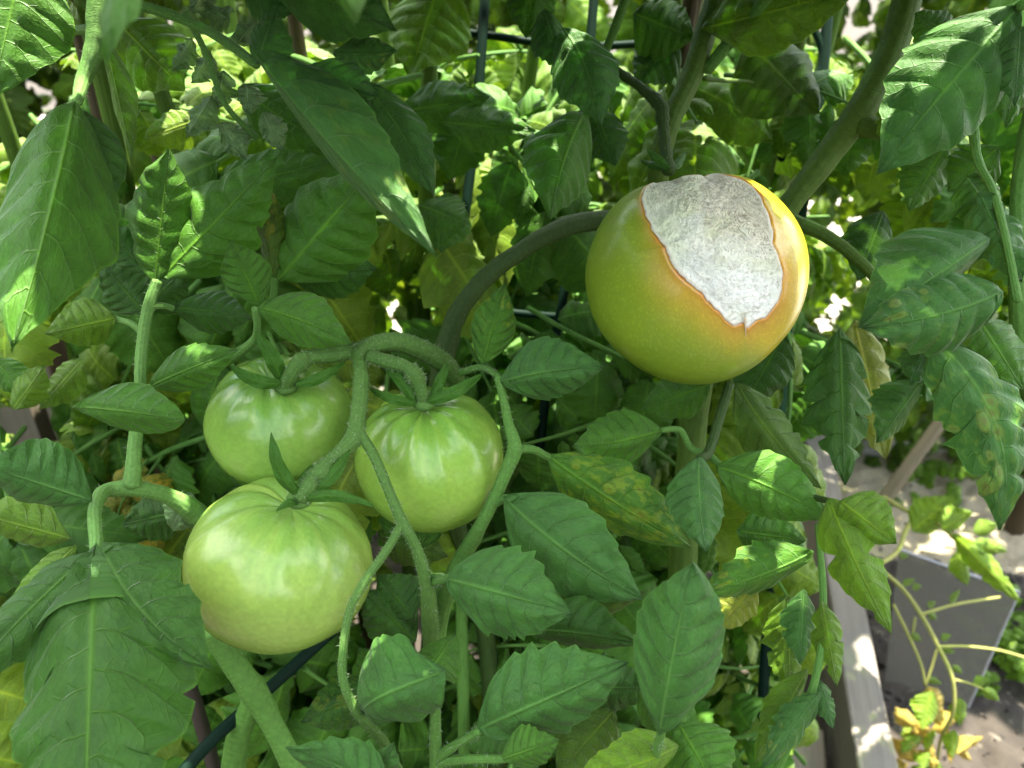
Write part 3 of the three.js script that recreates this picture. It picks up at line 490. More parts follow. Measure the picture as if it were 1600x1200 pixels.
// --- A: cluster, its stalks, the leaves under and beside it
st(A, null, [[712, 590, .392, 17], [690, 565, .375, 19], [655, 545, .362, 19], [615, 534, .352, 17], [572, 544, .345, 17], [556, 558, .342, 16]], 'truss', { name: 'fruit_stalk', hair: 420, n: 40 });
st(A, null, [[566, 548, .345, 15], [520, 553, .343, 14], [485, 558, .341, 12], [472, 564, .340, 19], [460, 577, .340, 14], [452, 590, .342, 15], [444, 604, .348, 16]], 'truss', { name: 'fruit_stalk', hair: 240, n: 40, bump: 0.16 });
st(A, null, [[562, 552, .345, 13], [564, 600, .338, 14], [560, 648, .330, 15], [553, 684, .324, 17], [530, 708, .318, 13], [514, 722, .315, 12], [502, 736, .312, 18], [490, 748, .311, 14], [482, 760, .309, 16], [470, 778, .310, 17]], 'truss', { name: 'fruit_stalk', hair: 420, n: 60, bump: 0.13 });
st(A, null, [[575, 556, .343, 13], [610, 566, .341, 13], [636, 574, .339, 12], [648, 586, .339, 18], [656, 602, .340, 12], [662, 626, .345, 14]], 'truss', { name: 'fruit_stalk', hair: 240, n: 40, bump: 0.12 });
st(A, null, [[560, 672, .325, 9], [585, 714, .322, 9], [608, 768, .318, 9], [628, 815, .316, 10], [650, 856, .320, 10], [666, 910, .328, 12], [672, 975, .345, 16], [676, 1060, .37, 14]], 'truss', { name: 'fruit_stalk', hair: 320, n: 60 });
st(A, null, [[628, 818, .316, 8], [604, 860, .312, 8], [572, 905, .308, 8], [548, 950, .306, 8], [538, 1000, .304, 8], [536, 1060, .303, 8], [556, 1110, .305, 9], [592, 1150, .312, 9], [618, 1200, .325, 11], [640, 1280, .35, 12]], 'truss', { name: 'fruit_stalk', hair: 340, n: 70 });
st(A, null, [[330, 985, .39, 19], [360, 1030, .395, 21], [395, 1078, .40, 25], [425, 1130, .405, 20], [455, 1190, .41, 21], [520, 1330, .43, 30], [600, 1600, .48, 30]], 'green', { hair: 160, bump: 0.06 });
st(A, null, [[400, 1085, .405, 20], [370, 1160, .42, 22], [362, 1250, .44, 22]], 'green', {});
st(A, null, [[712, 590, .394, 17], [706, 640, .42, 14], [712, 760, .46, 12], [720, 900, .50, 11], [724, 1100, .52, 11], [730, 1400, .55, 12]], 'green', {});
// stalk right of the cluster, with its leaves
st(A, 'r', [[742, 838, .352, 13], [768, 788, .348, 12], [790, 738, .344, 12], [804, 700, .342, 14], [794, 660, .341, 9], [786, 620, .340, 8], [778, 590, .339, 8]], 'green', { hair: 140, n: 40 });
st(A, 'r', [[750, 822, .350, 12], [742, 838, .352, 14], [712, 890, .365, 15], [690, 960, .38, 15], [676, 1060, .40, 16]], 'green', {});
st(A, 'r', [[804, 702, .342, 9], [830, 702, .350, 8], [856, 714, .362, 7]], 'green', {});
st(A, 'r', [[772, 788, .347, 8], [785, 780, .345, 8], [794, 778, .340, 7]], 'green', {});
st(A, 'r', [[786, 596, .341, 7], [770, 582, .35, 6], [752, 574, .36, 6], [720, 582, .37, 7]], 'green', { hair: 60 });
lf(A, 'r', [778, 598, .338, 945, 574, .332, 44, 56], 'bl', 'dusty', { bend: -6, arch: .004, ta: .05, shift: .2 });
lf(A, 'r', [754, 570, .360, 789, 442, .350, 34, 34], 'md', 'blotch', { ta: .04, label: 'upright leaflet with brown ringed holes and pale blotches' });
lf(A, 'r', [787, 776, .340, 1004, 938, .318, 72, 74], 'bl', 'dusty', { bend: 8, arch: .005, ta: .06, droop: .004 });
lf(A, 'r', [855, 712, .362, 1082, 856, .372, 52, 62], 'md', 'sick', { bend: 5, ta: .10, puck: .07, label: 'leaflet with a yellow mottled middle' });
st(A, 'q', [[668, 908, .335, 12], [690, 906, .325, 10], [704, 904, .315, 8]], 'green', { hair: 60 });
lf(A, 'q', [698, 904, .305, 896, 958, .285, 78, 72], 'bl', 'dusty', { bend: -4, arch: .004, ta: .09, teeth: 7, back: .13 });
lf(A, 'q', [650, 1002, .345, 568, 925, .34, 40, 52], 'dk', 'dusty', { ta: .06 });
lf(A, 'q', [645, 965, .340, 590, 898, .345, 44, 40], 'dk', 'dusty', { ta: .06 });
lf(A, 'q', [826, 985, .322, 1002, 1006, .315, 36, 52], 'dk', 'dusty', { ta: .05, bend: -5 });
lf(A, 'q', [800, 980, .350, 1010, 925, .342, 40, 46], 'ol', 'dusty', { ta: .08 });
// lower middle leaf with upright stalk
st(A, 'm', [[682, 1210, .318, 12], [680, 1160, .308, 11], [680, 1110, .298, 10], [676, 1064, .288, 9], [664, 1050, .283, 8]], 'green', { hair: 120 });
st(A, 'm', [[684, 1182, .312, 11], [715, 1162, .303, 9], [748, 1142, .296, 8]], 'green', { hair: 60 });
st(A, 'm', [[688, 1190, .312, 10], [735, 1186, .302, 9], [790, 1186, .296, 8]], 'green', { hair: 50 });
lf(A, 'm', [692, 1050, .284, 556, 1132, .300, 66, 78], 'bl', 'dusty', { bend: 26, arch: .010, ta: .05, droop: .008, curl: .5, back: .14 });
lf(A, 'm', [668, 1052, .305, 712, 990, .322, 46, 30], 'md', 'clean', { ta: .05 });
lf(A, 'm', [746, 1140, .296, 982, 1035, .282, 74, 76], 'bl', 'dusty', { bend: -4, arch: .003, ta: .10, teeth: 6, puck: .07 });
lf(A, 'm', [786, 1186, .285, 874, 1156, .280, 34, 32], 'md', 'clean', { ta: .08, back: .14 });
lf(A, 'm', [590, 1075, .335, 470, 1128, .326, 34, 48], 'dk', 'spot', { ta: .05 });
lf(A, 'm', [640, 1120, .36, 560, 1010, .36, 50, 50], 'md', 'dusty', {});
lf(A, 'b', [610, 1250, .285, 446, 1168, .27, 46, 44], 'bl', 'clean', { ta: .08, bend: 10 });
lf(A, 'b', [560, 1270, .30, 615, 1160, .285, 40, 40], 'bl', 'clean', { ta: .08 });
// right lower leaf
st(A, 'n', [[1010, 1230, .31, 12], [1024, 1180, .285, 9], [1034, 1140, .272, 8]], 'green', { hair: 40 });
lf(A, 'n', [1030, 1148, .270, 1082, 878, .258, 84, 52], 'bl', 'dusty', { bend: -10, arch: .006, ta: .05, p1: .62, p2: .85 });
lf(A, 'n', [1060, 1165, .29, 892, 1215, .276, 44, 44], 'yg', 'dusty', { ta: .05, arch: .005 });
lf(A, 'n', [1060, 1130, .300, 1130, 1250, .288, 52, 62], 'md', 'dusty', {});
lf(A, 'n', [1000, 1075, .315, 1090, 1180, .31, 40, 50], 'md', 'dusty', {});
lf(A, 'n', [960, 1110, .330, 870, 1210, .33, 50, 50], 'ol', 'dusty', {});
lf(A, 'n', [900, 1075, .345, 1020, 1075, .345, 46, 42], 'dk', 'dusty', {});
// leaves between and above the cluster
lf(A, 'k', [405, 476, .345, 360, 376, .332, 37, 40], 'md', 'clean', { ta: .03 });
lf(A, 'k', [402, 480, .338, 552, 539, .322, 40, 46], 'md', 'clean', { ta: .04, bend: -6, arch: .003 });
lf(A, 'k', [268, 482, .362, 394, 498, .360, 34, 34], 'dk', 'clean', { ta: .06, bend: -4, puck: .09, tilt: 1.25 });
st(A, 'k', [[398, 482, .34, 6], [402, 505, .348, 7], [398, 530, .36, 8], [372, 552, .37, 9], [330, 575, .40, 10]], 'pale', {});
lf(A, 'j', [690, 835, .37, 590, 812, .365, 40, 45], 'md', 'clean', {});
lf(A, 'j', [590, 830, .37, 700, 870, .37, 40, 30], 'ol', 'clean', {});
finish(A);

// --- B: branches behind the scarred tomato
st(B, null, [[1120, 420, .50, 20], [1000, 352, .475, 19], [940, 344, .455, 18], [880, 356, .445, 18], [820, 388, .438, 16], [768, 426, .434, 17], [722, 478, .430, 17], [700, 530, .430, 19], [688, 600, .432, 20], [700, 760, .46, 16], [760, 1000, .52, 16], [780, 1500, .58, 18]], 'dark', { n: 90, hair: 240, hairLen: .0011 });
st(B, null, [[1440, -120, .425, 27], [1400, 60, .425, 26], [1350, 165, .425, 28], [1310, 220, .43, 24], [1245, 305, .435, 21], [1190, 380, .445, 24], [1120, 480, .46, 24], [1080, 700, .47, 24], [1060, 1100, .48, 26], [1060, 1600, .52, 26]], 'olive', { n: 90, hair: 200, hairLen: .0011 });
st(B, null, [[1345, 195, .425, 22], [1385, 205, .42, 14], [1400, 200, .42, 9]], 'olive', {});
st(B, null, [[1150, -90, .43, 20], [1112, 20, .43, 19], [1080, 120, .43, 19], [1048, 190, .43, 18], [1030, 260, .435, 18], [1030, 380, .46, 20], [1050, 560, .47, 22]], 'olive', { n: 60, hair: 160, hairLen: .0012 });
st(B, null, [[1240, -60, .40, 12], [1180, 20, .415, 12], [1128, 80, .425, 12], [1104, 110, .43, 11]], 'green', { hair: 120 });
st(B, null, [[938, 88, .425, 7], [975, 118, .42, 8], [1008, 142, .415, 9], [1032, 166, .412, 13], [1036, 200, .41, 10], [1040, 240, .405, 11], [1046, 268, .40, 12]], 'dark', { name: 'fruit_stalk', hair: 120, hairLen: .001, bump: .2 });
st(B, null, [[1100, 122, .44, 5], [1130, 126, .45, 4], [1172, 128, .47, 3], [1230, 150, .50, 3]], 'olive', {});
st(B, null, [[1225, 340, .46, 14], [1290, 368, .455, 13], [1345, 410, .45, 11], [1380, 450, .45, 9]], 'olive', { hair: 80 });
st(B, 't', [[985, -20, .40, 9], [960, 45, .41, 8], [944, 90, .42, 7], [940, 150, .43, 5]], 'green', { hair: 80 });
lf(B, 't', [880, 45, .375, 940, 196, .355, 48, 54], 'bl', 'dusty', { bend: -6, arch: .005, ta: .06, puck: .09, back: .13 });
lf(B, 't', [850, 15, .385, 880, 110, .38, 36, 30], 'bl', 'dusty', { ta: .10 });
lf(B, 't', [835, -50, .39, 822, 60, .395, 40, 40], 'md', 'dusty', { ta: .10 });
lf(B, 'u', [915, 172, .402, 860, 343, .385, 66, 44], 'md', 'clean', { bend: 8, arch: .004, ta: .05 });
lf(B, 'u', [930, 170, .42, 962, 260, .42, 30, 40], 'dk', 'clean', {});
st(B, 'u', [[915, 176, .404, 5], [925, 140, .41, 6], [938, 100, .42, 7]], 'green', {});
lf(B, 'v', [625, 175, .46, 765, 150, .455, 36, 44], 'md', 'dusty', { ta: .08 });
lf(B, 'v', [690, 190, .45, 838, 205, .46, 36, 38], 'md', 'dusty', { ta: .08 });
lf(B, 'v', [700, 300, .45, 690, 395, .44, 42, 40], 'md', 'dusty', {});
lf(B, 'v', [655, 320, .44, 730, 350, .43, 50, 40], 'md', 'dusty', {});
lf(B, 'w', [690, -40, .50, 640, 122, .50, 66, 70], 'yg', 'dusty', { ta: .08 });
lf(B, 'w', [1095, 45, .42, 1350, -20, .40, 56, 60], 'yg', 'dusty', { ta: .05, trans: .5 });
lf(B, 'w', [1165, 62, .47, 1278, 178, .47, 74, 72], 'ol', 'clean', { ta: .04, trans: .45 });
lf(B, 'w', [990, 20, .47, 1085, 60, .47, 50, 55], 'md', 'dusty', {});
lf(B, 'w', [1060, 60, .48, 990, 130, .48, 40, 40], 'dk', 'dusty', {});
// right of the cluster, below the scarred tomato
lf(B, 'x', [1036, 672, .372, 893, 698, .362, 48, 42], 'md', 'dusty', { ta: .09, bend: -5 });
lf(B, 'x', [1092, 716, .345, 1104, 864, .332, 50, 44], 'bl', 'dusty', { ta: .07, back: .15, bend: 4 });
lf(B, 'x', [1118, 728, .365, 1298, 812, .355, 52, 54], 'md', 'dusty', { ta: .06, bend: -6 });
st(B, 'x', [[1140, 600, .385, 9], [1122, 660, .38, 9], [1108, 705, .372, 9], [1094, 716, .352, 8]], 'dark', {});
st(B, 'x', [[1034, 672, .372, 5], [1062, 672, .376, 6], [1080, 700, .378, 6], [1108, 712, .372, 7], [1128, 730, .367, 6]], 'green', {});
lf(B, 'y', [1150, 598, .405, 1284, 764, .40, 44, 42], 'ol', 'dusty', { lobes: 4, la: .25, bend: 8, trans: .3 });
lf(B, 'y', [1312, 514, .425, 1320, 758, .412, 54, 54], 'dk', 'dusty', { lobes: 4, la: .42, ta: .14, trans: .22 });
lf(B, 'y', [1335, 500, .46, 1385, 720, .47, 60, 55], 'go', 'dusty', { lobes: 3, la: .3, trans: .5 });
lf(B, 'y', [1225, 520, .43, 1160, 640, .44, 50, 50], 'dk', 'dusty', {});
lf(B, 'y', [1110, 600, .41, 1000, 640, .42, 36, 40], 'md', 'dusty', {});
finish(B);

// --- C: right edge
st(C, null, [[1700, -100, .36, 20], [1640, 100, .37, 20], [1600, 250, .375, 16], [1590, 380, .37, 14], [1600, 560, .38, 16], [1660, 800, .42, 20], [1700, 1500, .5, 22]], 'green', { hair: 100 });
lf(C, 'a', [1592, 10, .305, 1368, 274, .315, 82, 88], 'bl', 'dusty', { bend: 8, arch: .006, ta: .06, puck: .08, p1: .6 });
lf(C, 'a', [1594, 40, .30, 1586, 165, .305, 34, 34], 'bl', 'dusty', {});
lf(C, 'a', [1490, 60, .34, 1430, 20, .345, 40, 40], 'md', 'dusty', {});
lf(C, 'a', [1600, 40, .34, 1572, 200, .345, 40, 40], 'md', 'dusty', {});
st(C, 'a', [[1592, 12, .303, 9], [1640, -30, .31, 10], [1680, -60, .34, 12]], 'green', {});
lf(C, 'b', [1548, 372, .318, 1340, 512, .312, 76, 50], 'bl', 'dusty', { bend: 6, arch: .010, ta: .04, foldA: -1, puck: .06, tilt: 1.2, lobes: 0, curl: .4 });
lf(C, 'b', [1568, 455, .306, 1342, 512, .304, 66, 62], 'bl', 'blotch', { bend: -10, arch: .004, ta: .09, puck: .10, wave: .14, label: 'curled leaflet with dull yellow marks near its tip' });
lf(C, 'b', [1530, 300, .325, 1598, 440, .318, 32, 44], 'bl', 'dusty', { puck: .1, wave: .35, ta: .12 });
lf(C, 'b', [1510, 275, .335, 1560, 350, .335, 40, 40], 'md', 'dusty', { puck: .12, wave: .3 });
st(C, 'b', [[1520, 190, .34, 9], [1528, 250, .335, 8], [1552, 300, .325, 7], [1575, 390, .318, 7], [1590, 470, .318, 8]], 'green', { hair: 60 });
lf(C, 'c', [1448, 520, .322, 1562, 828, .322, 66, 70], 'bl', 'spot', { bend: -34, arch: .008, lobes: 4, la: .32, ta: .10, puck: .11, wave: .15, label: 'long drooping lobed leaflet with yellow spots' });
lf(C, 'c', [1450, 540, .335, 1424, 600, .335, 26, 30], 'bl', 'dusty', { ta: .12 });
lf(C, 'c', [1440, 596, .375, 1371, 692, .368, 46, 32], 'dk', 'dusty', { ta: .10, trans: .15 });
lf(C, 'c', [1530, 500, .345, 1600, 610, .35, 50, 50], 'md', 'dusty', {});
lf(C, 'c', [1560, 560, .40, 1580, 690, .41, 34, 34], 'lt', 'dusty', { trans: .5 });
lf(C, 'd', [1440, 130, .40, 1390, 250, .41, 40, 40], 'yg', 'dusty', {});
lf(C, 'd', [1480, 220, .39, 1420, 330, .40, 44, 40], 'md', 'dusty', {});
lf(C, 'd', [1560, 230, .38, 1480, 300, .39, 40, 44], 'md', 'dusty', {});
lf(C, 'd', [1380, 330, .45, 1340, 440, .45, 40, 40], 'dk', 'dusty', {});
// hanging lobed leaf over the bed edge, and the drooping one to its left
st(C, 'e', [[1150, 730, .40, 6], [1220, 756, .38, 6], [1270, 776, .36, 6], [1300, 784, .345, 6]], 'dark', {});
lf(C, 'e', [1294, 778, .338, 1394, 992, .322, 34, 50], 'yg', 'dusty', { bend: 10, arch: .006, ta: .06, lobes: 2, la: .55, p1: .42, trans: .4 });
lf(C, 'e', [1312, 782, .330, 1400, 850, .325, 40, 50], 'yg', 'dusty', { ta: .07, trans: .4 });
st(C, 'f', [[1278, 820, .385, 6], [1286, 930, .38, 7], [1282, 1020, .375, 7], [1262, 1100, .375, 8], [1225, 1180, .38, 8], [1190, 1260, .39, 9]], 'green', {});
lf(C, 'f', [1284, 940, .372, 1308, 1074, .372, 20, 28], 'yg', 'dusty', { lobes: 2, la: .4, trans: .45 });
lf(C, 'f', [1256, 920, .385, 1250, 1040, .38, 30, 28], 'bl', 'dusty', { lobes: 3, la: .3 });
lf(C, 'f', [1230, 930, .40, 1235, 1090, .40, 38, 36], 'yg', 'dusty', { lobes: 3, la: .3, trans: .45 });
lf(C, 'f', [1276, 1060, .375, 1302, 1140, .372, 18, 18], 'bl', 'dusty', { lobes: 2, la: .3 });
lf(C, 'f', [1282, 1080, .37, 1190, 1200, .365, 26, 28], 'blotch' in MAPS ? 'bl' : 'md', 'blotch', { lobes: 3, la: .25 });
lf(C, 'f', [1262, 1045, .385, 1180, 1195, .378, 30, 26], 'yg', 'dusty', { trans: .45 });
lf(C, 'g', [1272, 862, .385, 1090, 930, .378, 46, 36], 'md', 'blotch', { ta: .10, bend: -6 });
lf(C, 'g', [1180, 910, .40, 1120, 985, .40, 36, 36], 'go', 'dusty', { trans: .4 });
lf(C, 'g', [1150, 830, .40, 1260, 845, .40, 36, 40], 'md', 'dusty', {});
finish(C);

// --- D: left edge
st(D, null, [[158, -60, .345, 20], [152, 20, .348, 19], [146, 80, .35, 16], [130, 125, .35, 13], [120, 160, .342, 9]], 'pale', { hair: 60, name: 'stem' });
st(D, null, [[60, 55, .40, 8], [100, 50, .39, 8], [142, 45, .36, 9]], 'pale', {});
st(D, null, [[160, 8, .35, 10], [220, 10, .35, 10], [290, 32, .345, 9], [345, 60, .335, 9], [400, 100, .315, 9]], 'green', { hair: 80 });
lf(D, 'a', [116, 158, .322, 18, 550, .268, 108, 66], 'md', 'clean', { bend: -18, arch: .006, ta: .04, p1: .5, puck: .05 });
lf(D, 'a', [126, 172, .325, 168, 342, .318, 26, 40], 'dk', 'clean', { ta: .04, bend: -6 });
lf(D, 'a', [40, -80, .335, -14, 154, .335, 80, 78], 'md', 'clean', { ta: .03 });
lf(D, 'a', [126, 45, .46, 15, -10, .46, 34, 36], 'lt', 'clean', { trans: .5 });
lf(D, 'b', [163, 55, .385, 207, 252, .39, 22, 16], 'yg', 'clean', { ta: .02, trans: .45, tilt: 1.6 });
lf(D, 'b', [178, 28, .43, 290, 142, .43, 56, 58], 'yg', 'dusty', { ta: .05, trans: .5 });
lf(D, 'b', [312, 186, .40, 222, 218, .40, 34, 26], 'lt', 'clean', { trans: .5 });
lf(D, 'c', [372, 138, .42, 506, 226, .412, 46, 50], 'md', 'clean', { ta: .03 });
lf(D, 'd', [396, 80, .288, 684, 404, .252, 17, 84], 'bl', 'blotch', { bend: 8, arch: .004, ta: .05, p1: .5, tilt: 1.02, label: 'long folded leaflet with a scorched yellow tip' });
lf(D, 'd', [400, 100, .295, 432, 12, .290, 42, 36], 'bl', 'clean', { ta: .10 });
lf(D, 'd', [470, 110, .285, 590, 150, .276, 36, 44], 'bl', 'clean', { ta: .10, wave: .2 });
lf(D, 'd', [566, 126, .315, 679, 306, .305, 40, 40], 'bl', 'clean', { ta: .06, bend: -8 });
lf(D, 'd', [425, -20, .278, 620, 48, .270, 38, 62], 'bl', 'clean', { ta: .05, bend: -4, arch: .004 });
lf(D, 'd', [520, 85, .30, 622, 80, .295, 26, 30], 'bl', 'blotch', { ta: .08 });
lf(D, 'd', [380, -40, .305, 470, 20, .30, 44, 44], 'bl', 'clean', {});
for (const [x, y, a, b] of [[330, 80, 300, 130], [350, 110, 340, 170], [300, 60, 270, 110], [385, 130, 390, 180], [330, 150, 290, 215], [370, 70, 400, 30], [410, 175, 440, 235], [345, 190, 385, 250], [300, 20, 330, -30], [360, 30, 320, 10]]) lf(D, 'h', [x, y, .36, a, b, .365, 22, 24], 'pale', 'dusty', { puck: .1, wave: .5, ta: .10, teeth: 4, lobes: 3, la: .3, curl: .5, nu: 40, nv: 18 });
st(D, 'h', [[290, 20, .35, 6], [325, 90, .355, 6], [350, 160, .36, 5], [400, 215, .37, 5]], 'green', { hair: 120, hairLen: .002 });
// upright stalk left of the cluster
st(D, null, [[310, 805, .372, 22], [262, 775, .360, 15], [212, 764, .350, 15], [168, 766, .345, 13], [150, 790, .330, 12], [150, 846, .302, 12], [150, 900, .284, 8]], 'pale', { hair: 160 });
st(D, 'e', [[206, 760, .348, 17], [210, 700, .348, 13], [218, 620, .348, 11], [222, 540, .35, 11], [232, 480, .352, 11], [246, 438, .352, 11]], 'pale', { hair: 160 });
st(D, 'e', [[225, 520, .351, 8], [205, 506, .352, 6], [180, 498, .355, 6]], 'pale', {});
st(D, 'e', [[236, 478, .352, 7], [258, 478, .357, 6], [270, 482, .36, 6]], 'pale', {});
st(D, 'e', [[219, 610, .348, 6], [236, 604, .345, 6], [250, 594, .342, 6]], 'pale', {});
lf(D, 'e', [242, 440, .350, 264, 232, .338, 40, 72], 'md', 'clean', { ta: .07, lobes: 3, la: .2, p1: .5, puck: .07 });
lf(D, 'e', [250, 436, .352, 432, 246, .350, 64, 74], 'md', 'clean', { ta: .06, lobes: 3, la: .22, puck: .09 });
lf(D, 'e', [236, 428, .352, 150, 346, .345, 32, 30], 'bl', 'clean', { ta: .06 });
lf(D, 'e', [182, 497, .352, 70, 522, .345, 46, 30], 'yg', 'clean', { ta: .04, trans: .4 });
lf(D, 'e', [234, 604, .338, 374, 546, .330, 32, 38], 'md', 'clean', { ta: .07, arch: .003 });
lf(D, 'e', [111, 636, .318, 289, 656, .305, 34, 44], 'md', 'clean', { ta: .03, bend: -4, p1: .62, p2: .7, back: 0, arch: .004 });
lf(D, 'f', [226, 490, .395, 158, 408, .39, 44, 44], 'dk', 'clean', {});
lf(D, 'f', [225, 480, .40, 290, 420, .40, 40, 44], 'dk', 'clean', {});
lf(D, 'f', [432, 440, .372, 586, 262, .362, 72, 80], 'md', 'clean', { ta: .06, puck: .11 });
lf(D, 'f', [428, 432, .37, 408, 270, .365, 26, 26], 'ol', 'spot', { ta: .06, tilt: 1.4 });
lf(D, 'f', [450, 430, .385, 590, 420, .38, 40, 50], 'dk', 'clean', {});
lf(D, 'f', [330, 300, .40, 520, 250, .40, 50, 50], 'md', 'dusty', {});
st(D, 'f', [[430, 436, .372, 7], [425, 470, .375, 7], [400, 500, .38, 8]], 'green', {});
lf(D, 'g', [142, 782, .322, -22, 728, .305, 66, 48], 'bl', 'clean', { ta: .03, back: .14, p1: .6, p2: .7 });
lf(D, 'g', [110, 842, .36, -60, 796, .36, 42, 36], 'yg', 'clean', { trans: .45 });
lf(D, 'g', [300, 770, .385, 270, 830, .385, 34, 34], 'pale', 'clean', { arch: .004 });
lf(D, 'g', [280, 800, .41, 190, 820, .41, 40, 40], 'dk', 'dusty', {});
lf(D, 'g', [20, 640, .42, 70, 570, .42, 26, 30], 'yg', 'clean', { trans: .45 });
lf(D, 'g', [130, 560, .44, 60, 640, .44, 28, 30], 'yg', 'dusty', { trans: .45 });
lf(D, 'g', [-10, 560, .43, 40, 620, .43, 26, 26], 'md', 'dusty', {});
// the big bluish leaf at lower left
lf(D, 'z', [150, 846, .296, 132, 1330, .246, 138, 138], 'dk', 'clean', { bend: -10, arch: .006, ta: .04, p1: .42, p2: .62, puck: .035, lobes: 4, la: .22, back: .02, shift: .26, nu: 120, nv: 48, wave: .16, ta: .035 });
lf(D, 'z', [158, 850, .290, 334, 1046, .276, 60, 78], 'dk', 'clean', { bend: 12, arch: .005, ta: .06, lobes: 2, la: .16, puck: .05 });
lf(D, 'z', [146, 862, .290, -60, 1076, .276, 48, 58], 'dk', 'clean', { bend: 6, arch: .003, ta: .06, lobes: 2, la: .16, puck: .05 });
lf(D, 'z', [120, 852, .305, 4, 960, .300, 26, 30], 'yg', 'clean', { ta: .04, trans: .4 });
finish(D);
// ------------------------------------------------------------------ plants behind and above: compound leaves cloned from a few made once
// spots that a sunbeam reaches, and spots where the bright ground shows through
const BEAMS = [[68, 472, .276, .008], [50, 500, .271, .006], [85, 440, .281, .006], [250, 330, .345, .004], [430, 70, .285, .006], [60, 60, .335, .005], [1480, 100, .305, .003], [870, 90, .363, .004], [300, 590, .335, .003], [272, 205, .40, .008], [655, 335, .260, .006], [672, 372, .256, .007], [610, 20, .27, .004], [1214, 318, .338, .005], [358, 762, .325, .005], [8, 1155, .26, .005], [72, 1120, .256, .003], [30, 700, .6, .03], [128, 90, .345, .005], [1500, 760, 1.1, .16]].map(([x, y, d, r]) => [P(x, y, d), r]);
const inBeam = (p, extra) => BEAMS.some(([q, r]) => { const w = p.clone().sub(q), t = w.dot(SUN); return t > 0.01 && w.addScaledVector(SUN, -t).length() < r + extra; });
const HOLES = [[85, 585, 40], [215, 260, 40], [480, 235, 30], [615, 490, 45], [630, 880, 40], [745, 205, 22], [770, 20, 30], [700, 300, 12], [1040, 40, 25], [1290, 325, 34], [1375, 365, 42], [1440, 300, 16], [1370, 60, 30], [1320, 490, 40], [1180, 590, 26], [1080, 660, 30], [820, 760, 22], [1320, 680, 34], [570, 210, 15], [10, 690, 16], [255, 720, 14], [1175, 200, 18], [1390, 20, 20], [960, 300, 16], [60, 145, 40]];
const inHole = (p, k = 1) => { const [x, y] = toPx(p); return HOLES.some(([a, b, r]) => Math.hypot(x - a, y - b) < r * k + 14); };

function compound(seed, hue, map, trans, lod) {      // rachis along +x, upper side +y, 0.2 m long
  const R = rngOf(seed), sway = (seed % 3 - 1) * 1.6, L = 0.15 + R() * 0.04, g = new THREE.Group(), bend = (x) => V(x, -2.6 * x * x + 0.35 * x, sway * x * x);
  const mat = leafMat(hue, map, trans, 0.001), [nu, nv] = lod;
  const pet = new THREE.Mesh(tube([bend(L * 0.14), bend(L * 0.35), bend(L * 0.6), bend(L * 0.8)], [0.0022, 0.0018, 0.0013, 0.001], { seg: 6, n: 10 }), stemMat(ST.green)); pet.name = 'petiole'; g.add(shadows(pet));
  const one = (x, sgn, len, w) => {
    const B = bend(x), an = sgn === 0 ? 0 : sgn * (0.9 + R() * 0.4), dir = V(Math.cos(an), -0.35 - R() * 0.5, Math.sin(an)).normalize(); B.addScaledVector(dir, sgn === 0 ? 0 : 0.006);
    const T = B.clone().addScaledVector(dir, len), nn = V((R() - 0.5) * 0.5, 1, (R() - 0.5) * 0.7 - sgn * 0.2), e2 = dir.clone().cross(nn).normalize(), n = e2.clone().cross(dir).normalize(); if (n.y < 0) n.negate();
    const m = new THREE.Mesh(blade(B, T, e2, n, w, w * (0.9 + R() * 0.2), { back: 0.1, seed: seed * 13 + Math.round(x * 1000) + sgn, nu, nv, arch: len * 0.08, droop: len * 0.12, ta: 0.12, lobes: len > 0.05 ? 4 : 0, la: 0.22, wave: 0.2, tilt: 1.12, puck: 0.08 }), mat); m.name = 'leaflet'; g.add(shadows(m));
  };
  one(L * 0.78, 0, 0.062 + R() * 0.02, 0.025 + R() * 0.005);
  for (const x of [0.28, 0.52, 0.72]) for (const s of [-1, 1]) one(L * x, s, (0.046 + R() * 0.022) * (x < 0.3 ? 0.8 : 1), 0.018 + R() * 0.007);
  for (const x of [0.4, 0.63]) one(L * x, R() > 0.5 ? 1 : -1, 0.018 + R() * 0.008, 0.006);
  return g;
}
const LOD = [26, 10];
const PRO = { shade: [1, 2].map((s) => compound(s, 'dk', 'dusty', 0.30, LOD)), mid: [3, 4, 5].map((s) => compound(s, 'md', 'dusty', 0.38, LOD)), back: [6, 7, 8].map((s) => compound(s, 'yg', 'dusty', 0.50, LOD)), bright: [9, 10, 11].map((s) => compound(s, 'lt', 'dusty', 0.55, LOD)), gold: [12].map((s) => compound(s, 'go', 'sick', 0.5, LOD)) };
function leafTurn(R, dirX, sag) {     // a quaternion: rachis roughly along dirX with sag, upper side roughly up
  const an = dirX + (R() - 0.5) * 1.6, x = V(Math.cos(an), (R() - 0.5) * 0.9 - sag, Math.sin(an)).normalize(), up = V((R() - 0.5) * 1.1, 0.8, (R() - 0.5) * 1.0 + 0.6), z = x.clone().cross(up).normalize(), y = z.clone().cross(x);
  return new THREE.Quaternion().setFromRotationMatrix(new THREE.Matrix4().makeBasis(x, y, z));
}
const tmp = V(0, 0, 0);
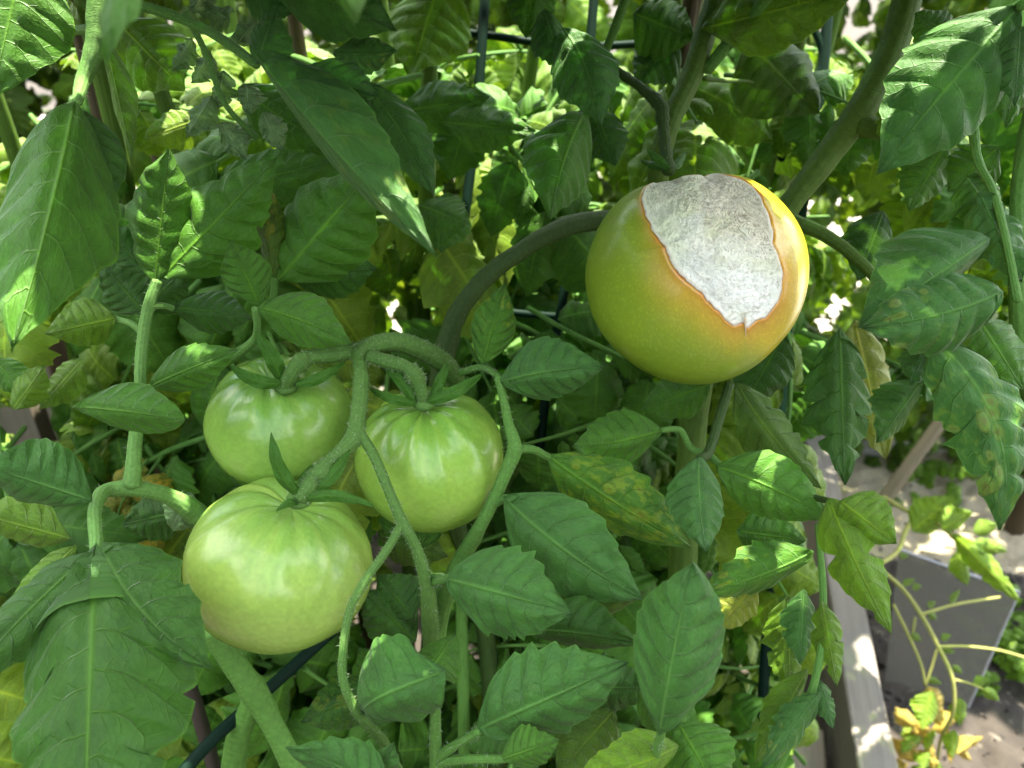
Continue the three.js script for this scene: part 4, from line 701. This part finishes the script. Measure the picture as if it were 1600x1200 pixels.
const SHADE = [[150, 790, .33], [150, 815, .318], [150, 840, .304], [152, 865, .295], [395, 600, .35], [410, 640, .345], [440, 660, .342], [470, 610, .35], [1460, 420, .31], [1420, 460, .31], [1500, 400, .31], [548, 850, .325], [540, 815, .322], [530, 870, .322], [555, 835, .33], [515, 800, .312], [500, 780, .31], [505, 840, .315], [545, 890, .325], [440, 760, .32], [400, 780, .32], [470, 790, .31], [545, 700, .325], [600, 740, .325], [575, 700, .325], [500, 720, .32], [560, 640, .335], [620, 800, .318], [700, 680, .345], [640, 660, .345], [150, 950, .28], [200, 1000, .27], [120, 1050, .265], [180, 1100, .255], [240, 930, .28]];
function hang(pl, proto, at, q, s, test) {
  const c = proto.clone(); c.name = 'leaf'; c.position.copy(at).sub(pl.b); c.quaternion.copy(q); c.scale.setScalar(s);
  if (test) for (const m of [...c.children]) { if (m.name !== 'leaflet') continue; m.geometry.boundingSphere ?? m.geometry.computeBoundingSphere(); tmp.copy(m.geometry.boundingSphere.center).multiplyScalar(s).applyQuaternion(q).add(at); if (test(tmp.clone(), m.geometry.boundingSphere.radius * s)) c.remove(m); }
  if (c.children.length > proto.children.length * 0.75) pl.t.add(c);
}
const BACK = [
  ['leafy tomato plant behind the left hanging leaf, yellow green in the sun', 120, .62, 0],
  ['leafy tomato plant behind the cluster of green tomatoes, in dappled light', 520, .66, 1],
  ['leafy tomato plant behind the green wire support at top middle', 800, .78, 2],
  ['leafy tomato plant behind the scarred tomato, dark with bright gaps', 1080, .66, 3],
  ['sparse tomato plant at upper right before the sunlit ground', 1215, .80, 4],
  ['tomato plant farthest back, a pale row of leaves at top left', 380, 1.0, 5],
];
const backPlants = BACK.map(([label, x, d]) => { const pl = plant(label, x, d); return pl; });
{
  const R = rngOf(2024);
  backPlants.forEach((pl, k) => {     // two or three stems each
    for (let s = 0; s < (k === 4 ? 1 : 3); s++) { const x = pl.b.x + (R() - 0.5) * 0.16, z = pl.b.z + (R() - 0.5) * 0.12, lean = (R() - 0.5) * 0.25; add(pl.t, 'stem', tube([V(x * 0.98 + 0.01, -0.02, z), V(x + lean * 0.2, 0.35, z + 0.02), V(x + lean * 0.6, 0.7, z - 0.02), V(x + lean, 1.1, z), V(x + lean * 1.1, 1.4, z - 0.05)], [0.008, 0.007, 0.006, 0.004, 0.002], { seg: 8, n: 26, seed: k * 5 + s }), stemMat(ST[s === 1 ? 'brown' : 'olive']), pl.b); }
  });
  const drop = (p, r) => inHole(p) || inBeam(p, r * 0.8) || ((q) => q[0] > 1262 && q[1] > 640 - (q[0] - 1262) * 0.2 && q[2] < 1.5)(toPx(p)) || p.y < 0.06 || (toPx(p)[2] < .455 && toPx(p)[1] > -10);
  const NL = 600;
  for (let k = 0; k < NL; k++) {
    const layer = R(), d = layer < 0.32 ? 0.50 + R() * 0.14 : layer < 0.8 ? 0.62 + R() * 0.2 : 0.85 + R() * 0.3, x = -160 + R() * 1880, y = 30 + R() * 1270, p = P(x, y, d);
    if (p.y < 0.1) continue;
    const right = x > 1180 && y > 420 && R() < 0.45; if (right) continue;
    let best = backPlants[0], bd = 9; for (const pl of backPlants) { const dd = Math.hypot(pl.b.x - p.x, pl.b.z - p.z); if (dd < bd) { bd = dd; best = pl; } }
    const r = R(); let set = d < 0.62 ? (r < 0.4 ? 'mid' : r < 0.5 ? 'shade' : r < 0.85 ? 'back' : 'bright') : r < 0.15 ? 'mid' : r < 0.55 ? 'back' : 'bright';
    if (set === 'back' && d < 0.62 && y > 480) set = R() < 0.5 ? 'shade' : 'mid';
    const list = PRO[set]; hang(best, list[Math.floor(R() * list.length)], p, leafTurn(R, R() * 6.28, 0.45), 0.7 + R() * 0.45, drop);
  }
  // yellowed leaves low at left
  for (const [x, y, d] of [[250, 700, .55], [275, 690, .56], [215, 690, .57], [245, 720, .6], [290, 715, .58]]) hang(backPlants[0], PRO.gold[0], P(x, y, d), leafTurn(R, R() * 6, .5), 0.55, (p, r) => inBeam(p, r));
  finish(backPlants[0]);
}
// the tops of the plants, above the frame: they shade everything below
{
  const R = rngOf(555), tops = [[A, 210], [B, 210], [C, 110], [D, 400]], M = new THREE.Matrix4();
  const geo = blade(V(0, 0, 0), V(0.058, -0.004, 0), V(0, 0, 1), V(0, 1, 0), 0.019, 0.019, { seed: 9, nu: 18, nv: 8, arch: .005, droop: .008, ta: .1, wave: .2 });
  for (const [pl, n] of tops) {
    const list = [], cx = toPx(pl.b.clone().setY(0.75))[0]; let tries = 0;
    while (list.length < n && tries++ < 20000) {
      const low = pl === D && list.length > 300, Q = low ? P(-60 + R() * 420, 780 + R() * 520, 0.23 + R() * 0.08) : P(cx + (R() - 0.5) * 640, -60 + R() * 1320, 0.25 + R() * 0.25); let t0 = 0.05; while (t0 < 0.6) { const t = toPx(Q.clone().addScaledVector(SUN, t0)); if (t[2] < 0.06 || t[1] < -270) break; t0 += 0.02; }
      const p = Q.addScaledVector(SUN, t0 + R() * 0.14), q = leafTurn(R, R() * 6.28, 0.3), s = 0.8 + R() * 0.6, c = V(0.029, 0, 0).multiplyScalar(s).applyQuaternion(q).add(p);
      if ([-0.024, -0.008, 0.008, 0.024].some((e) => inBeam(V(e * s, 0, 0).applyQuaternion(q).add(c), 0.013 * s))) continue;
      list.push(M.clone().compose(p.clone().sub(pl.b), q, V(s, s, s)));
    }
    if (pl === A) for (const sp of SHADE) {      // leaves that keep the fruit in the shade
      const Q = P(...sp); let t0 = 0.05; while (t0 < 0.6) { const t = toPx(Q.clone().addScaledVector(SUN, t0)); if (t[2] < 0.06 || t[1] < -270) break; t0 += 0.02; }
      const an = R() * 6.28, y = SUN.clone().add(V((R() - .5) * .5, 0, (R() - .5) * .5)).normalize(), x = V(Math.cos(an), 0, Math.sin(an)); x.addScaledVector(y, -x.dot(y)).normalize(); const q = new THREE.Quaternion().setFromRotationMatrix(M.clone().makeBasis(x, y, x.clone().cross(y)));
      list.push(M.clone().compose(Q.addScaledVector(SUN, t0 + 0.03 + R() * 0.06).addScaledVector(x, -0.029).sub(pl.b), q, V(1, 1, 1)));
    }
    const m = new THREE.InstancedMesh(geo, leafMat('md', 'dusty', 0.38), list.length); list.forEach((x, i) => m.setMatrixAt(i, x)); m.name = 'upper_foliage'; m.userData.kind = 'stuff'; pl.t.add(shadows(m));
  }
}
// a shrub standing beyond the right edge, whose shade falls on the board and the panel
{
  const R = rngOf(321), at = G(1420, 960, 0.05).addScaledVector(SUN, 1.1), b = V(at.x + 0.1, 0, at.z), t = thing('garden_shrub', 'leafy shrub standing just outside the right edge, shading the bed board', 'shrub', b), M = new THREE.Matrix4();
  add(t, 'trunk', tube([V(b.x, -0.02, b.z), V(b.x + 0.02, 0.4, b.z), V(b.x - 0.05, 0.9, b.z), V(b.x - 0.1, 1.2, b.z)], [0.018, 0.015, 0.010, 0.004], { seg: 8, n: 20 }), stemMat(ST.brown), b);
  const geo = blade(V(0, 0, 0), V(0.075, -0.004, 0), V(0, 0, 1), V(0, 1, 0), 0.025, 0.025, { seed: 19, nu: 16, nv: 8, arch: .005, droop: .01 }), N = 620, m = new THREE.InstancedMesh(geo, leafMat('md', 'dusty', 0.3), N);
  for (let k = 0; k < N; k++) { const x = 1268 + R() * 290, p = G(x, 862 + R() * (208 - (x - 1268) * 0.1), 0.05).addScaledVector(SUN, 0.85 + R() * 0.55), s = 0.8 + R() * 0.5; m.setMatrixAt(k, M.compose(p.sub(b), leafTurn(R, R() * 6.28, 0.2), V(s, s, s))); }
  m.name = 'crown'; m.userData.kind = 'stuff'; t.add(shadows(m));
}
// a row of garden greenery standing farther back along the path, seen only through gaps
{
  const R = rngOf(808), M = new THREE.Matrix4(), geos = PRO.bright[1].children.slice(1).map((m) => m.geometry), geo = mergeGeometries(geos.slice(0, 5));
  const m = new THREE.InstancedMesh(geo, leafMat('yg', 'dusty', 0.5), 2600), col = new THREE.Color(); let n = 0;
  while (n < 2600) { const x = -1.5 + R() * 2.7, z = -1.2 - R() * 0.5, y = 0.04 + R() * 1.35, p = V(x, y, z), s = 0.6 + R() * 0.6; if (inHole(p, 0.8) || inBeam(p, 0.02) || (x > 0.75 && R() < 0.5)) { if (R() < 0.9) continue; } m.setMatrixAt(n, M.compose(p, leafTurn(R, R() * 6.28, 0.4), V(s, s, s))); const k = 0.4 + R() * 0.8; m.setColorAt(n, col.setRGB(k, k * (0.9 + R() * 0.15), k * 0.8)); n++; }
  m.name = 'far_foliage'; m.userData = { kind: 'stuff', label: 'mass of pale sunlit foliage behind all the tomato plants', category: 'foliage' }; scene.add(shadows(m));
}
// thin yellow green plant by the plastic panel
{
  const pl = plant('thin yellow green tomato plant with bare stalks before the plastic panel, lower right', 1440, .80);
  const y = (l, o) => st(pl, null, l, 'yel', o);
  y([[1370, 885, .84, 3.75], [1412, 922, .83, 3.75], [1440, 962, .82, 3.75], [1466, 1010, .81, 3.75], [1488, 1060, .80, 3.75], [1490, 1110, .80, 3.38], [1472, 1150, .82, 3.00], [1465, 1185, .86, 3.00]], { n: 50 });
  y([[1440, 960, .82, 3.00], [1490, 945, .83, 2.62], [1530, 938, .84, 2.62], [1562, 933, .85, 2.25]]); y([[1466, 1010, .81, 2.62], [1510, 1010, .82, 2.25], [1560, 1016, .83, 2.25], [1610, 1030, .84, 2.25]]);
  y([[1396, 945, .82, 3.00], [1418, 990, .82, 3.00], [1438, 1035, .81, 2.62], [1446, 1070, .81, 2.62]]); y([[1464, 1015, .81, 2.25], [1455, 1045, .81, 2.25], [1446, 1072, .81, 2.25]]); y([[1430, 965, .82, 2.25], [1426, 990, .82, 2.25], [1424, 1000, .82, 1.88]]);
  y([[1492, 1062, .80, 2.25], [1515, 1068, .80, 1.88], [1535, 1076, .80, 1.88]]); y([[1440, 790, .92, 4.50], [1415, 830, .90, 4.50], [1405, 858, .88, 3.75], [1372, 884, .84, 3.75]]);
  y([[1380, 776, .95, 3.75], [1420, 800, .93, 3.75], [1470, 822, .90, 3.75], [1500, 850, .88, 3.75]]);
  const Y = (s, h = 'lt', o = {}) => lf(pl, null, s, h, 'clean', { nu: 40, nv: 16, trans: .5, ...o });
  Y([1425, 830, .90, 1490, 775, .90, 30, 26]); Y([1470, 826, .88, 1520, 800, .88, 20, 24], 'lt'); Y([1488, 832, .87, 1594, 942, .86, 16, 22], 'lt', { lobes: 3, la: .4 }); Y([1496, 860, .88, 1512, 915, .88, 18, 16]); Y([1515, 850, .87, 1575, 862, .88, 12, 14], 'lt'); Y([1520, 830, .9, 1560, 820, .9, 14, 14]);
  Y([1450, 1072, .80, 1470, 1135, .80, 28, 24], 'yl'); Y([1456, 1080, .79, 1440, 1140, .78, 22, 22], 'lt'); Y([1500, 1090, .80, 1500, 1135, .80, 14, 14]); Y([1535, 1076, .80, 1562, 1095, .80, 9, 10]); Y([1520, 1070, .80, 1545, 1060, .80, 9, 9]); Y([1490, 1140, .80, 1488, 1185, .80, 12, 13]);
  for (const [a, b, c, d] of [[1450, 950, 1462, 940], [1452, 958, 1464, 968], [1470, 1000, 1486, 992], [1472, 1012, 1492, 1020], [1424, 990, 1440, 1002], [1488, 1040, 1504, 1052], [1446, 1060, 1472, 1068], [1410, 915, 1430, 905], [1405, 870, 1420, 868], [1580, 1015, 1588, 1002], [1485, 945, 1500, 920], [1425, 920, 1440, 915]]) Y([a, b, .815, c, d, .815, 6, 6], 'lt', { nu: 14, nv: 6, teeth: 2 });
  const R = rngOf(12); for (let k = 0; k < 26; k++) { const x = 1410 + R() * 90, yy = 1130 + R() * 90, a = R() * 6.28, l = 22 + R() * 26; Y([x, yy, .95 + R() * .03, x + Math.cos(a) * l, yy + Math.sin(a) * l, .95 + R() * .03, 8 + R() * 8, 8 + R() * 8], R() > 0.25 ? 'yl' : 'lt', { nu: 16, nv: 8, wave: .4, curl: .8 }); }
  finish(pl);
}
// low weeds on the ground beyond the bed
{
  const R = rngOf(91), geos = []; PRO.bright[0].children.slice(1).forEach((m) => geos.push(m.geometry));
  const geo = mergeGeometries(geos), N = 70, m = new THREE.InstancedMesh(geo, leafMat('yg', 'dusty', 0.4, 0.001), N), M = new THREE.Matrix4();
  for (let k = 0; k < N; k++) { const w = R(), p = w < 0.5 ? G(1540 + R() * 160, 940 + R() * 180, BED) : G(1400 + R() * 300, 640 + R() * 160, BED + 0.01), s = 0.25 + R() * 0.3; m.setMatrixAt(k, M.compose(p.setY(0.03 + R() * 0.03), leafTurn(R, R() * 6, 0), V(s, s, s))); }
  m.name = 'low_weeds'; m.userData = { kind: 'stuff', label: 'low green weeds on the ground beyond the plastic panel', category: 'weeds' }; scene.add(shadows(m));
}
renderer.render(scene, camera);
